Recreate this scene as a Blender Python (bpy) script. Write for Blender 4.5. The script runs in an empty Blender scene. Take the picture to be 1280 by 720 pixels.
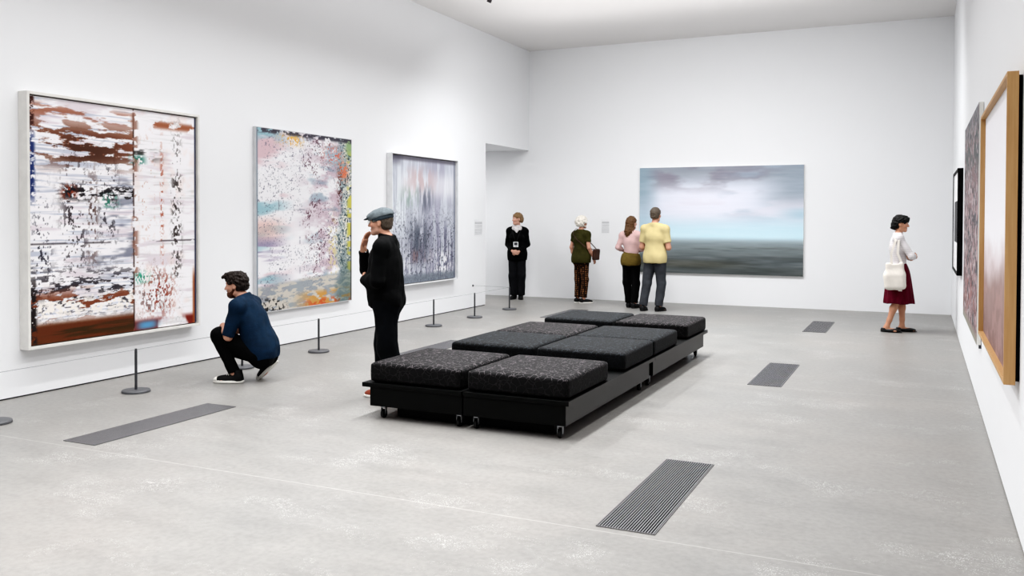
import bpy, math, random
import numpy as np
from mathutils import Matrix, Vector

scene = bpy.context.scene
COL = scene.collection
scene.view_settings.view_transform = 'Standard'
scene.view_settings.look = 'None'
scene.view_settings.exposure = 0.0
scene.view_settings.use_curve_mapping = True          # a gentle toe, like the photograph's deep blacks
_cm = scene.view_settings.curve_mapping
for _p in ((.012, .003), (.05, .03), (.16, .15), (.5, .52)): _cm.curves[3].points.new(*_p)
_cm.update()
rad = math.radians

# ------------------------------------------------------------------ room numbers (metres)
XL, XR, YB, YF, ZC = -7.444, 0.472, 16.907, -6.0, 5.11

# ------------------------------------------------------------------ materials
def lin(c):
    c = np.asarray(c, dtype=float)
    if c.max() > 1.001: c = c / 255.0
    return np.where(c <= .04045, c / 12.92, ((c + .055) / 1.055) ** 2.4)

class NT:
    def __init__(s, name):
        s.m = bpy.data.materials.new(name); s.m.use_nodes = True
        s.t = s.m.node_tree; s.t.nodes.clear()
        s.out = s.n('ShaderNodeOutputMaterial'); s.b = s.n('ShaderNodeBsdfPrincipled')
        s.l(s.b.outputs[0], s.out.inputs[0])
        s.tc = s.n('ShaderNodeTexCoord')
    def n(s, t, **kw):
        k = s.t.nodes.new(t)
        for a, v in kw.items(): setattr(k, a, v)
        return k
    def l(s, a, b): s.t.links.new(a, b)
    def noise(s, scale, detail=3, rough=.5, coord='Object', stretch=None, src=None):
        k = s.n('ShaderNodeTexNoise'); k.inputs['Scale'].default_value = scale
        k.inputs['Detail'].default_value = detail; k.inputs['Roughness'].default_value = rough
        v = src or s.tc.outputs[coord]
        if stretch:
            mp = s.n('ShaderNodeMapping'); mp.inputs['Scale'].default_value = stretch
            s.l(v, mp.inputs[0]); v = mp.outputs[0]
        s.l(v, k.inputs['Vector']); return k
    def ramp(s, fac, stops):
        r = s.n('ShaderNodeValToRGB'); e = r.color_ramp.elements
        while len(e) < len(stops): e.new(.5)
        for el, (p, c) in zip(e, stops):
            el.position = p
            el.color = (*lin(c), 1) if hasattr(c, '__len__') else (c, c, c, 1)
        s.l(fac, r.inputs[0]); return r
    def mix(s, fac, a, b, mode='MIX'):
        k = s.n('ShaderNodeMix', data_type='RGBA', blend_type=mode)
        for inp, v in ((k.inputs[0], fac), (k.inputs[6], a), (k.inputs[7], b)):
            if hasattr(v, 'is_linked'): s.l(v, inp)
            elif hasattr(v, '__len__'): inp.default_value = (*lin(v), 1)
            else: inp.default_value = v
        return k.outputs[2]
    def math(s, op, a, b=None, c=None):
        k = s.n('ShaderNodeMath', operation=op)
        for i, v in enumerate((a, b, c)):
            if v is None: continue
            if hasattr(v, 'is_linked'): s.l(v, k.inputs[i])
            else: k.inputs[i].default_value = v
        return k.outputs[0]
    def bump(s, h, strength=.2, dist=.01):
        k = s.n('ShaderNodeBump'); k.inputs['Strength'].default_value = strength; k.inputs['Distance'].default_value = dist
        s.l(h, k.inputs['Height']); s.l(k.outputs[0], s.b.inputs['Normal'])
    def set(s, rough=.6, spec=.5, metal=0.):
        s.b.inputs['Roughness'].default_value = rough
        s.b.inputs['Specular IOR Level'].default_value = spec
        s.b.inputs['Metallic'].default_value = metal

def plain(name, rgb, rough=.6, spec=.4, metal=0., var=.06, scale=9, bump=0, bscale=60):
    k = NT(name); k.set(rough, spec, metal)
    rgb = np.array(rgb, float)
    nz = k.noise(scale, 3)
    c = k.mix(nz.outputs[0], tuple(np.clip(rgb * (1 - var), 0, 255)), tuple(np.clip(rgb * (1 + var), 0, 255)))
    k.l(c, k.b.inputs['Base Color'])
    if bump: k.bump(k.noise(bscale, 4).outputs[0], bump, .01)
    return k.m

def wall_mat(name, rgb):
    k = NT(name); k.set(.75, .25)
    c = k.mix(k.noise(.6, 4).outputs[0], tuple(np.array(rgb) - 2.), tuple(np.minimum(np.array(rgb) + 2., 255)))
    k.l(c, k.b.inputs['Base Color'])
    k.bump(k.noise(180, 2).outputs[0], .03, .002)
    return k.m

def cloth(name, rgb, var=.18, rough=.85, fold=7, bump=.5):
    k = NT(name); k.set(rough, .2)
    rgb = np.array(rgb, float)
    n1 = k.noise(fold, 5, .6, stretch=(1, 1, 1.6))
    c = k.mix(n1.outputs[0], tuple(rgb * (1 - var)), tuple(np.clip(rgb * (1 + var), 0, 255)))
    k.l(c, k.b.inputs['Base Color'])
    k.bump(n1.outputs[0], bump, .02)
    k.b.inputs['Sheen Weight'].default_value = .0
    return k.m

def attr_mat(name, rough=.5, spec=.3, bscale=90, bump=.25, sss=0):
    k = NT(name); k.set(rough, spec)
    a = k.n('ShaderNodeAttribute', attribute_name='paint')
    k.l(a.outputs['Color'], k.b.inputs['Base Color'])
    if bump: k.bump(k.noise(bscale, 4, stretch=(1, 1, .5)).outputs[0], bump, .004)
    return k.m

def hair_mat(name, dark, light):
    k = NT(name); k.set(.55, .35)
    n1 = k.noise(38, 5, .65, stretch=(1, 1, .35))
    k.l(k.mix(n1.outputs[0], dark, light), k.b.inputs['Base Color'])
    k.bump(n1.outputs[0], .9, .015)
    return k.m

def floor_mat():
    k = NT('polished_concrete'); k.set(.4, .3)
    P = k.tc.outputs['Object']
    big = k.noise(.55, 5, .6); mid = k.noise(2.6, 7, .65, stretch=(.7, 1.7, 1)); fine = k.noise(26, 4, .6)
    base = k.ramp(big.outputs[0], [(.25, (143, 142, 140)), (.5, (148, 146, 143)), (.75, (154, 150, 146))]).outputs[0]
    m2 = k.ramp(mid.outputs[0], [(.28, (226, 226, 226)), (.5, (243, 243, 243)), (.75, (255, 255, 255))]).outputs[0]
    c = k.mix(.75, base, m2, 'MULTIPLY')
    f2 = k.ramp(fine.outputs[0], [(.3, (226, 226, 226)), (.6, (255, 255, 255))]).outputs[0]
    c = k.mix(.6, c, f2, 'MULTIPLY')
    # aggregate specks in scattered patches, their glossy sparkle painted in as pale colour
    vo = k.n('ShaderNodeTexVoronoi'); vo.inputs['Scale'].default_value = 120; vo.inputs['Randomness'].default_value = 1
    k.l(P, vo.inputs['Vector'])
    dot = k.ramp(vo.outputs['Distance'], [(.25, 1.), (.42, 0.)]).outputs[0]
    pat = k.ramp(k.noise(1.25, 6, .72, stretch=(1, 1.3, 1)).outputs[0], [(.53, 0.), (.68, 1.)]).outputs[0]
    pick = k.ramp(k.noise(40, 2).outputs[0], [(.38, 0.), (.5, 1.)]).outputs[0]
    fac = k.math('MULTIPLY', k.math('MULTIPLY', dot, pat), k.math('MULTIPLY', pick, .6))
    c = k.mix(fac, c, (246, 246, 244))
    # saw-cut joints in the slab
    sep = k.n('ShaderNodeSeparateXYZ'); k.l(P, sep.inputs[0])
    jx = k.math('LESS_THAN', k.math('ABSOLUTE', k.math('ADD', sep.outputs[0], 6.75)), .005)
    jy = None
    for y in (-.1, 4.4, 8.9, 13.4):
        j = k.math('LESS_THAN', k.math('ABSOLUTE', k.math('SUBTRACT', sep.outputs[1], y)), .004)
        jy = j if jy is None else k.math('MAXIMUM', jy, j)
    c = k.mix(k.math('MULTIPLY', jx, .5), c, (128, 126, 122))
    c = k.mix(k.math('MULTIPLY', jy, .2), c, (232, 230, 226))
    k.l(c, k.b.inputs['Base Color'])
    rr = k.n('ShaderNodeMapRange'); rr.inputs['To Min'].default_value = .3; rr.inputs['To Max'].default_value = .5
    k.l(mid.outputs[0], rr.inputs['Value']); k.l(rr.outputs[0], k.b.inputs['Roughness'])
    return k.m

def cushion_mat(name, base, line):
    k = NT(name); k.set(.8, .25)
    v = k.n('ShaderNodeTexVoronoi', feature='DISTANCE_TO_EDGE'); v.inputs['Scale'].default_value = 21
    wob = k.noise(22, 2)
    mx = k.n('ShaderNodeMix', data_type='VECTOR'); mx.inputs[0].default_value = .035
    k.l(k.tc.outputs['Object'], mx.inputs[4]); k.l(wob.outputs['Color'], mx.inputs[5])
    k.l(mx.outputs[1], v.inputs['Vector'])
    ln = k.ramp(v.outputs['Distance'], [(.022, 1.), (.05, 0.)]).outputs[0]
    brk = k.ramp(k.noise(30, 2).outputs[0], [(.35, .3), (.55, 1.)]).outputs[0]
    geo = k.n('ShaderNodeNewGeometry'); sp = k.n('ShaderNodeSeparateXYZ'); k.l(geo.outputs['Normal'], sp.inputs[0])
    top = k.math('MULTIPLY_ADD', k.math('MAXIMUM', sp.outputs[2], 0.), .9, .1)      # lines fade on the sides: light from above put into the colour
    fac = k.math('MULTIPLY', k.math('MULTIPLY', ln, brk), top)
    k.l(k.mix(fac, base, line), k.b.inputs['Base Color'])
    k.bump(k.math('SUBTRACT', 1., ln), .3, .006)
    k.b.inputs['Sheen Weight'].default_value = .02
    return k.m

def wood_mat():
    k = NT('pale_timber'); k.set(.5, .35)
    n1 = k.noise(6, 6, .6, stretch=(9, 9, .5)); n2 = k.noise(1.5, 3)
    c = k.ramp(n1.outputs[0], [(.25, (180, 138, 92)), (.5, (194, 152, 104)), (.75, (204, 166, 116))]).outputs[0]
    c = k.mix(k.math('MULTIPLY', n2.outputs[0], .4), c, (184, 140, 92))
    k.l(c, k.b.inputs['Base Color']); k.bump(n1.outputs[0], .1, .003)
    return k.m

def dotted_mat():
    k = NT('dotted_trouser_cloth'); k.set(.85, .2)
    v = k.n('ShaderNodeTexVoronoi'); v.inputs['Scale'].default_value = 26; v.inputs['Randomness'].default_value = .25
    k.l(k.tc.outputs['Object'], v.inputs['Vector'])
    f = k.ramp(v.outputs['Distance'], [(.24, 1.), (.36, 0.)]).outputs[0]
    k.l(k.mix(f, (34, 22, 16), (132, 92, 60)), k.b.inputs['Base Color'])
    return k.m

def stripe_mat(name, a, b, scale, axis=2):
    k = NT(name); k.set(.85, .2)
    sep = k.n('ShaderNodeSeparateXYZ'); k.l(k.tc.outputs['Object'], sep.inputs[0])
    f = k.math('GREATER_THAN', k.math('FRACT', k.math('MULTIPLY', sep.outputs[axis], scale)), .7)
    k.l(k.mix(f, a, b), k.b.inputs['Base Color'])
    k.bump(k.noise(8, 4).outputs[0], .4, .02)
    return k.m

M = dict(
    wall=wall_mat('white_gallery_paint', (238, 239, 241)),
    ceil=wall_mat('ceiling_paint', (230, 228, 227)),
    floor=floor_mat(),
    gap=plain('shadow_gap_grey', (58, 58, 60)),
    frame_white=plain('white_lacquered_timber', (226, 224, 220), .5),
    frame_pale=plain('pale_box_frame', (232, 233, 235), .4),
    frame_silver=plain('pale_metal_edge', (206, 207, 210), .35, .5, .2),
    recess=plain('dark_recess', (108, 96, 88), .8),
    canvas=plain('white_canvas_edge', (232, 231, 226), .85, bump=.2, bscale=300),
    wood=wood_mat(),
    blackframe=plain('black_frame_lacquer', (9, 9, 10), .6, .15),
    mat_board=plain('white_mat_board', (236, 236, 238), .8),
    paint=attr_mat('oil_paint', .55, .25, 60, .35),
    paint_flat=attr_mat('thin_oil_paint', .7, .15, 40, .08),
    steel=plain('dark_grey_steel', (72, 73, 76), .42, .5, .5),
    steel_base=plain('grey_powder_coat', (96, 97, 100), .5, .4, .3),
    cord=plain('grey_elastic_cord', (150, 150, 153), .7),
    grate=plain('grate_aluminium', (150, 149, 152), .34, .5, .5, var=.04),
    grate_frame=plain('grate_frame_metal', (124, 123, 124), .45, .5, .6),
    pit=plain('duct_shade_black', (18, 18, 19), .9, .1),
    bench_box=plain('black_bench_board', (3, 4, 4), .45, .2, var=.2),
    bench_side=plain('dark_bench_side', (13, 12, 12), .42, .5, var=.15, scale=5),
    caster=plain('caster_rubber', (22, 22, 22), .6),
    caster_metal=plain('caster_zinc', (150, 152, 155), .35, .5, .8),
    cush_a=cushion_mat('quilted_charcoal_cloth', (7, 7, 8), (96, 90, 93)),
    cush_b=cushion_mat('quilted_blue_black_cloth', (8, 10, 12), (56, 62, 68)),
    label=plain('label_card', (232, 233, 235), .8),
    label_text=plain('faint_label_print', (196, 197, 200), .8),
    skin=attr_mat('skin', .55, .3, 200, .08),
    navy=cloth('navy_denim_cloth', (16, 35, 52), .45),
    black=cloth('black_jacket_cloth', (3, 4, 5), .3),
    blackpants=cloth('black_trouser_cloth', (4, 4, 5), .3),
    denim_dark=cloth('dark_denim', (5, 8, 12), .4),
    charcoal=cloth('charcoal_trouser_cloth', (24, 25, 28), .25),
    greytrouser=cloth('dark_grey_trouser_cloth', (58, 60, 64), .25),
    olive=cloth('olive_cloth', (52, 50, 24), .3),
    olive_brown=cloth('olive_brown_cloth', (92, 78, 40), .25),
    pink=cloth('dusty_pink_cloth', (196, 164, 162), .1, bump=.25),
    yellow=cloth('pale_yellow_cloth', (192, 177, 130), .05, bump=.08),
    white_cloth=cloth('off_white_cloth', (222, 216, 208), .05, bump=.2),
    blouse=stripe_mat('fine_striped_white_cloth', (222, 218, 218), (196, 192, 196), 55),
    scarf=plain('patterned_pale_scarf', (196, 186, 186), .85, var=.35, scale=60),
    maroon=cloth('maroon_cloth', (82, 12, 34), .3),
    dotted=dotted_mat(),
    shoe_black=plain('black_canvas_shoe', (12, 12, 13), .7, .3),
    shoe_leather=plain('black_leather', (10, 10, 11), .4, .5),
    shoe_brown=plain('red_brown_leather', (128, 56, 34), .35, .5, var=.2),
    sole_white=plain('white_rubber', (224, 222, 216), .6),
    sole_dark=plain('dark_rubber', (26, 26, 26), .7),
    brown_bag=plain('dark_brown_leather', (58, 38, 30), .55, .4, var=.25),
    cap=plain('grey_tweed', (98, 106, 110), .9, .15, var=.22, scale=45, bump=.3),
    cap_dark=plain('dark_cap_underside', (52, 60, 66), .9, .15, var=.22, scale=45),
    wire=plain('thin_metal_wire', (140, 132, 118), .35, .5, .8),
    badge=plain('white_plastic_card', (226, 228, 230), .5),
    badge_print=plain('dark_badge_print', (50, 52, 58), .6),
    hair_brown=hair_mat('brown_hair', (12, 7, 6), (40, 25, 17)),
    hair_black=hair_mat('black_hair', (4, 4, 4), (18, 15, 15)),
    hair_grey=hair_mat('short_grey_brown_hair', (46, 40, 34), (104, 92, 80)),
    hair_white=hair_mat('white_curly_hair', (196, 188, 176), (250, 246, 238)),
    hair_long=hair_mat('long_brown_hair', (44, 28, 20), (116, 84, 52)),
    hair_guide=hair_mat('golden_brown_hair', (74, 50, 34), (166, 134, 98)),
    beard=hair_mat('brown_beard', (46, 24, 14), (98, 56, 32)),
    button=plain('pale_button', (206, 206, 204), .4),
    spot=plain('dark_spotlight_metal', (60, 56, 58), .5, .4, .4),
    spotlens=plain('spotlight_lens', (230, 226, 216), .3),
)

# ------------------------------------------------------------------ mesh helpers
def link(name, me, m, parent=None, smooth=False):
    o = bpy.data.objects.new(name, me); COL.objects.link(o)
    if m is not None: me.materials.append(m)
    if parent is not None: o.parent = parent
    if smooth: me.polygons.foreach_set('use_smooth', np.ones(len(me.polygons), dtype=bool))
    return o

def mesh_np(name, V, Q):
    V = np.asarray(V, np.float32); Q = np.asarray(Q, np.int32)
    me = bpy.data.meshes.new(name)
    me.vertices.add(len(V)); me.vertices.foreach_set('co', V.ravel())
    k = Q.shape[1]
    me.loops.add(Q.size); me.loops.foreach_set('vertex_index', Q.ravel())
    me.polygons.add(len(Q)); me.polygons.foreach_set('loop_start', np.arange(0, Q.size, k, dtype=np.int32))
    me.update(calc_edges=True); me.validate()
    return me

class MB:
    """collects shapes for ONE mesh"""
    def __init__(s): s.v = []; s.f = []
    def add(s, v, f):
        b = len(s.v); s.v += [tuple(p) for p in v]; s.f += [tuple(i + b for i in q) for q in f]; return s
    def box(s, lo, hi, R=None, c=None):
        x0, y0, z0 = lo; x1, y1, z1 = hi
        v = [(x0, y0, z0), (x1, y0, z0), (x1, y1, z0), (x0, y1, z0), (x0, y0, z1), (x1, y0, z1), (x1, y1, z1), (x0, y1, z1)]
        if R is not None: v = [tuple(np.array(c) + R @ np.array(p)) for p in v]
        return s.add(v, [(0, 3, 2, 1), (4, 5, 6, 7), (0, 1, 5, 4), (1, 2, 6, 5), (2, 3, 7, 6), (3, 0, 4, 7)])
    def lathe(s, prof, n=28, c=(0, 0, 0), R=None):
        v = []; f = []
        for r, z in prof:
            for i in range(n):
                a = 2 * math.pi * i / n; p = np.array((r * math.cos(a), r * math.sin(a), z))
                if R is not None: p = R @ p
                v.append(tuple(p + np.array(c)))
        for j in range(len(prof) - 1):
            for i in range(n):
                f.append((j * n + i, j * n + (i + 1) % n, (j + 1) * n + (i + 1) % n, (j + 1) * n + i))
        f.append(tuple(range(n - 1, -1, -1))); f.append(tuple((len(prof) - 1) * n + i for i in range(n)))
        return s.add(v, f)
    def tube(s, pts, r, n=8, closed=False):
        pts = [np.array(p, float) for p in pts]; v = []; f = []
        for i, p in enumerate(pts):
            t = pts[min(i + 1, len(pts) - 1)] - pts[max(i - 1, 0)]; t /= np.linalg.norm(t) + 1e-9
            a = np.cross(t, (0, 0, 1.)); 
            if np.linalg.norm(a) < .1: a = np.cross(t, (1., 0, 0))
            a /= np.linalg.norm(a); b = np.cross(t, a)
            rr = r[i] if hasattr(r, '__len__') else r
            for k in range(n):
                an = 2 * math.pi * k / n; v.append(tuple(p + rr * (a * math.cos(an) + b * math.sin(an))))
        m = len(pts)
        for j in range(m - 1):
            for k in range(n): f.append((j * n + k, j * n + (k + 1) % n, (j + 1) * n + (k + 1) % n, (j + 1) * n + k))
        f.append(tuple(range(n - 1, -1, -1))); f.append(tuple((m - 1) * n + k for k in range(n)))
        return s.add(v, f)
    def ribbon(s, pts, wdirs, w, t):
        """flat strap: pts path, wdirs the width direction, width w, thickness t"""
        pts = [np.array(p, float) for p in pts]; v = []; f = []
        for i, p in enumerate(pts):
            d = pts[min(i + 1, len(pts) - 1)] - pts[max(i - 1, 0)]; d /= np.linalg.norm(d)
            wd = np.array(wdirs[i] if isinstance(wdirs, list) else wdirs, float); wd = wd - d * (wd @ d); wd /= np.linalg.norm(wd)
            nn = np.cross(d, wd)
            for a, b in ((-1, -1), (1, -1), (1, 1), (-1, 1)): v.append(tuple(p + wd * a * w / 2 + nn * b * t / 2))
        m = len(pts)
        for j in range(m - 1):
            for k in range(4): f.append((j * 4 + k, j * 4 + (k + 1) % 4, (j + 1) * 4 + (k + 1) % 4, (j + 1) * 4 + k))
        f.append((3, 2, 1, 0)); f.append(tuple((m - 1) * 4 + k for k in range(4)))
        return s.add(v, f)
    def build(s, name, m, parent=None, smooth=False, bevel=0, seg=2):
        me = bpy.data.meshes.new(name); me.from_pydata(s.v, [], s.f); me.update()
        o = link(name, me, m, parent, smooth)
        if bevel:
            b = o.modifiers.new('bevel', 'BEVEL'); b.width = bevel; b.segments = seg; b.limit_method = 'ANGLE'
        return o

def thing(name, label, cat, loc=(0, 0, 0), rz=0, group=None):
    o = bpy.data.objects.new(name, None); COL.objects.link(o)
    o.location = loc; o.rotation_euler = (0, 0, rz); o.empty_display_size = .1
    return tag(o, label, cat, group)
def tag(o, label, cat, group=None):
    o['label'] = label; o['category'] = cat
    if group: o['group'] = group
    return o
def struct(o): o['kind'] = 'structure'; return o
def copy_tree(o, parent=None):
    c = o.copy(); COL.objects.link(c)
    if parent is not None: c.parent = parent
    for ch in list(o.children): copy_tree(ch, c)
    return c

# ------------------------------------------------------------------ the room
def sbox(name, lo, hi, m): return struct(MB().box(lo, hi).build(name, m))
OY, OZ = 14.885, 3.05                       # opening in the left wall
XP = -10.6                                  # far side of the passage behind it
sbox('floor', (XP - .2, YF - .2, -.2), (XR + .3, YB + .3, 0), M['floor'])
w = MB().box((XL - .28, YF, .014), (XL, OY, ZC)).box((XL - .28, OY, OZ), (XL, YB, ZC))
struct(w.build('wall_left', M['wall']))
sbox('wall_back', (XP, YB, 0), (XR + .3, YB + .25, ZC), M['wall'])
sbox('wall_right', (XR, YF, .01), (XR + .25, YB, ZC), M['wall'])
sbox('wall_front', (XL - .28, YF - .25, 0), (XR + .25, YF, ZC), M['wall'])
sbox('ceiling', (XL - .3, YF - .2, ZC), (XR + .3, YB + .3, ZC + .2), M['ceil'])
sbox('shadow_gap_left', (XL - .25, YF, 0), (XL - .012, OY - .002, .0139), M['gap'])  # recessed strip, coloured dark as the shade in the wall-foot gap
sbox('shadow_gap_right', (XR + .012, YF, 0), (XR + .2, YB, .0099), M['gap'])  # same dark strip, gap shade put into its colour
sbox('ceiling_passage', (XP, 11.5, OZ), (XL - .281, YB, OZ + .2), M['wall'])
sbox('wall_passage', (XP - .2, 11.5, 0), (XP, YB, OZ), M['wall'])
sbox('wall_passage_front', (XP, 11.3, 0), (XL - .281, 11.5, OZ), M['wall'])

# ------------------------------------------------------------------ paint (colour written per vertex on a dense canvas mesh)
def rng(seed): return np.random.RandomState(seed)
def vn(u, v, fu, fv, seed):
    r = rng(seed); nu, nv = int(fu) + 3, int(fv) + 3
    g = r.rand(nu, nv); x = u * fu; y = v * fv
    i = np.clip(np.floor(x).astype(int), 0, nu - 2); j = np.clip(np.floor(y).astype(int), 0, nv - 2)
    a = x - i; b = y - j; a = a * a * (3 - 2 * a); b = b * b * (3 - 2 * b)
    return (g[i, j] * (1 - a) + g[i + 1, j] * a) * (1 - b) + (g[i, j + 1] * (1 - a) + g[i + 1, j + 1] * a) * b
def fbm(u, v, fu, fv, seed, o=4, p=.55):
    t = 0; s = 0; a = 1.
    for k in range(o):
        t = t + a * vn(u, v, fu * 2 ** k, fv * 2 ** k, seed + 17 * k); s += a; a *= p
    t = t / s
    return np.clip((t - .5) * 1.45 + .5, 0, 1)
def st(x, a, b): t = np.clip((x - a) / (b - a), 0, 1); return t * t * (3 - 2 * t)
def band(x, c, w, soft=.5): return np.exp(-np.abs((x - c) / w) ** 3)
class Canvas:
    def __init__(s, nu, nv, col):
        s.u, s.v = np.meshgrid(np.linspace(0, 1, nu), np.linspace(0, 1, nv), indexing='ij')
        s.c = np.ones((nu, nv, 3)) * np.array(col, float)
    def over(s, mask, col):
        m = np.clip(mask, 0, 1)[..., None]; s.c = s.c * (1 - m) + np.array(col, float) * m
    def mesh(s, name, P0, U, V):
        """P0 lower left corner, U and V edge vectors"""
        nu, nv = s.u.shape; P = np.array(P0) + s.u[..., None] * np.array(U) + s.v[..., None] * np.array(V)
        idx = np.arange(nu * nv).reshape(nu, nv)
        Q = np.stack([idx[:-1, :-1], idx[1:, :-1], idx[1:, 1:], idx[:-1, 1:]], -1).reshape(-1, 4)
        me = mesh_np(name, P.reshape(-1, 3), Q)
        at = me.color_attributes.new('paint', 'FLOAT_COLOR', 'POINT')
        C = np.ones((nu * nv, 4), np.float32); C[:, :3] = lin(np.clip(s.c, 0, 255).reshape(-1, 3) / 255.)
        at.data.foreach_set('color', C.ravel()); return me

def paint_rust():
    k = Canvas(400, 440, (244, 242, 245)); u, v = k.u, k.v
    L = st(.575 - u, -.004, .004); R = 1 - L
    drag = fbm(u, v, 4, 110, 1, 4)              # horizontal drag marks
    k.over(L * st(drag, .52, .82) * .75, (176, 182, 200))
    k.over(L * st(fbm(u, v, 5, 22, 3), .55, .8) * st(u, .2, .5) * .8 * band(v, .42, .3), (108, 112, 130))
    k.over(st(fbm(u, v, 4, 30, 5), .62, .85) * .5, (206, 190, 200))
    k.over(R * st(fbm(u, v, 9, 9, 7), .56, .8) * .35, (236, 214, 206))
    k.over(R * st(drag, .6, .9) * .5, (206, 206, 206))
    rag = fbm(u, v, 64, 100, 11, 4); rag2 = fbm(u, v, 100, 74, 13, 3)
    # torn dark flecks gathered in upright columns
    for cu, wd, lo, hi, col, th, sd in ((.23, .07, .2, .8, (52, 44, 48), .60, 21), (.42, .06, .35, .78, (64, 60, 66), .61, 22),
            (.33, .03, .3, .72, (88, 66, 62), .58, 23), (.86, .035, .12, .9, (54, 46, 44), .60, 24), (.76, .012, .3, .84, (172, 92, 70), .50, 25),
            (.66, .05, .45, .86, (196, 150, 132), .60, 26), (.68, .09, .05, .3, (120, 92, 88), .62, 27), (.06, .05, .05, .6, (48, 46, 58), .60, 28)):
        g = .6 * fbm(u, v, 90, 74, sd * 3, 3) + .4 * fbm(u, v, 14, 16, sd * 3 + 1, 3)
        k.over(band(u, cu, wd) * band(v, (lo + hi) / 2, (hi - lo) / 2) * st(g, th, th + .05) * .95, col)
    g = fbm(u, v, 26, 110, 71, 4)
    k.over(L * band(v, .2, .1) * st(g, .56, .62) * .9, (38, 34, 40))
    k.over(L * band(v, .62, .035) * st(g, .5, .58) * st(u, .1, .2), (30, 26, 30))
    # rust scraped across the head of the left half
    ru = fbm(u, v, 8, 46, 31, 5)
    k.over(L * band(v, .83, .095) * st(ru + .12 * rag, .5, .6) * .95, (124, 70, 48))
    k.over(L * band(v, .80, .07) * band(u, .3, .22) * st(ru + .2 * rag2, .55, .64), (78, 48, 36))
    k.over(L * band(v, .95, .03) * st(ru, .42, .6) * .8, (150, 84, 60))
    k.over(R * band(v, .945, .018) * st(fbm(u, v, 12, 20, 37), .48, .58), (156, 92, 66))
    k.over(R * band(v, .80, .03) * st(fbm(u, v, 8, 50, 39), .45, .6) * st(.82 - u, 0, .2), (62, 62, 60))
    k.over(band(u, .60, .05) * band(v, .775, .02) * st(rag, .42, .55), (36, 112, 96))
    k.over(band(u, .43, .05) * band(v, .585, .03) * st(rag, .5, .56), (52, 118, 100))
    k.over(band(u, .63, .05) * band(v, .24, .025) * st(rag2, .46, .54), (40, 160, 130))
    k.over(band(u, .2, .04) * band(v, .62, .03) * st(rag, .5, .56), (132, 54, 32))
    k.over(band(u, .74, .1) * band(v, .16, .1) * st(rag2, .58, .66), (140, 60, 44))
    # bottom: white impasto roll over a rust ground
    k.over(L * st(.085 - v, -.01, .02), (96, 50, 28))
    k.over(L * band(v, .035, .03) * st(drag, .4, .7), (62, 44, 22))
    k.over(L * band(v, .14, .045) * st(rag, .38, .5), (246, 240, 234))
    k.over(L * band(v, .15, .06) * st(fbm(u, v, 10, 46, 41, 4), .58, .64), (124, 66, 44))
    k.over(R * st(.06 - v, 0, .03) * st(fbm(u, v, 6, 6, 43), .4, .55), (116, 36, 26))
    k.over(R * band(v, .02, .02) * band(u, .66, .07), (92, 150, 192))
    k.over(st(u, .965, .985) * st(.3 - v, 0, .1), (150, 76, 36))
    # edges and the seam
    k.over(st(.035 - u, 0, .02) * st(v, .55, .62) * st(.9 - v, 0, .1) * st(rag, .3, .5), (40, 54, 104))
    k.over(st(.04 - u, 0, .02) * st(.35 - v, 0, .15) * st(rag, .35, .5), (36, 30, 30))
    k.over(st(.03 - u, 0, .015) * st(v, .84, .9) * st(rag, .3, .5), (66, 36, 30))
    k.over(band(u, .576, .0045) * st(fbm(u, v, 3, 40, 51), .25, .4), (58, 34, 28))
    k.over(band(u, .585, .02) * st(fbm(u, v, 20, 30, 53), .56, .64) * .8, (140, 96, 80))
    k.over(band(v, .405, .004) * st(fbm(u, v, 10, 40, 55), .4, .5) * .8, (70, 62, 66))
    k.over(st(u, .985, .992), (60, 62, 84))
    return k

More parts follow.
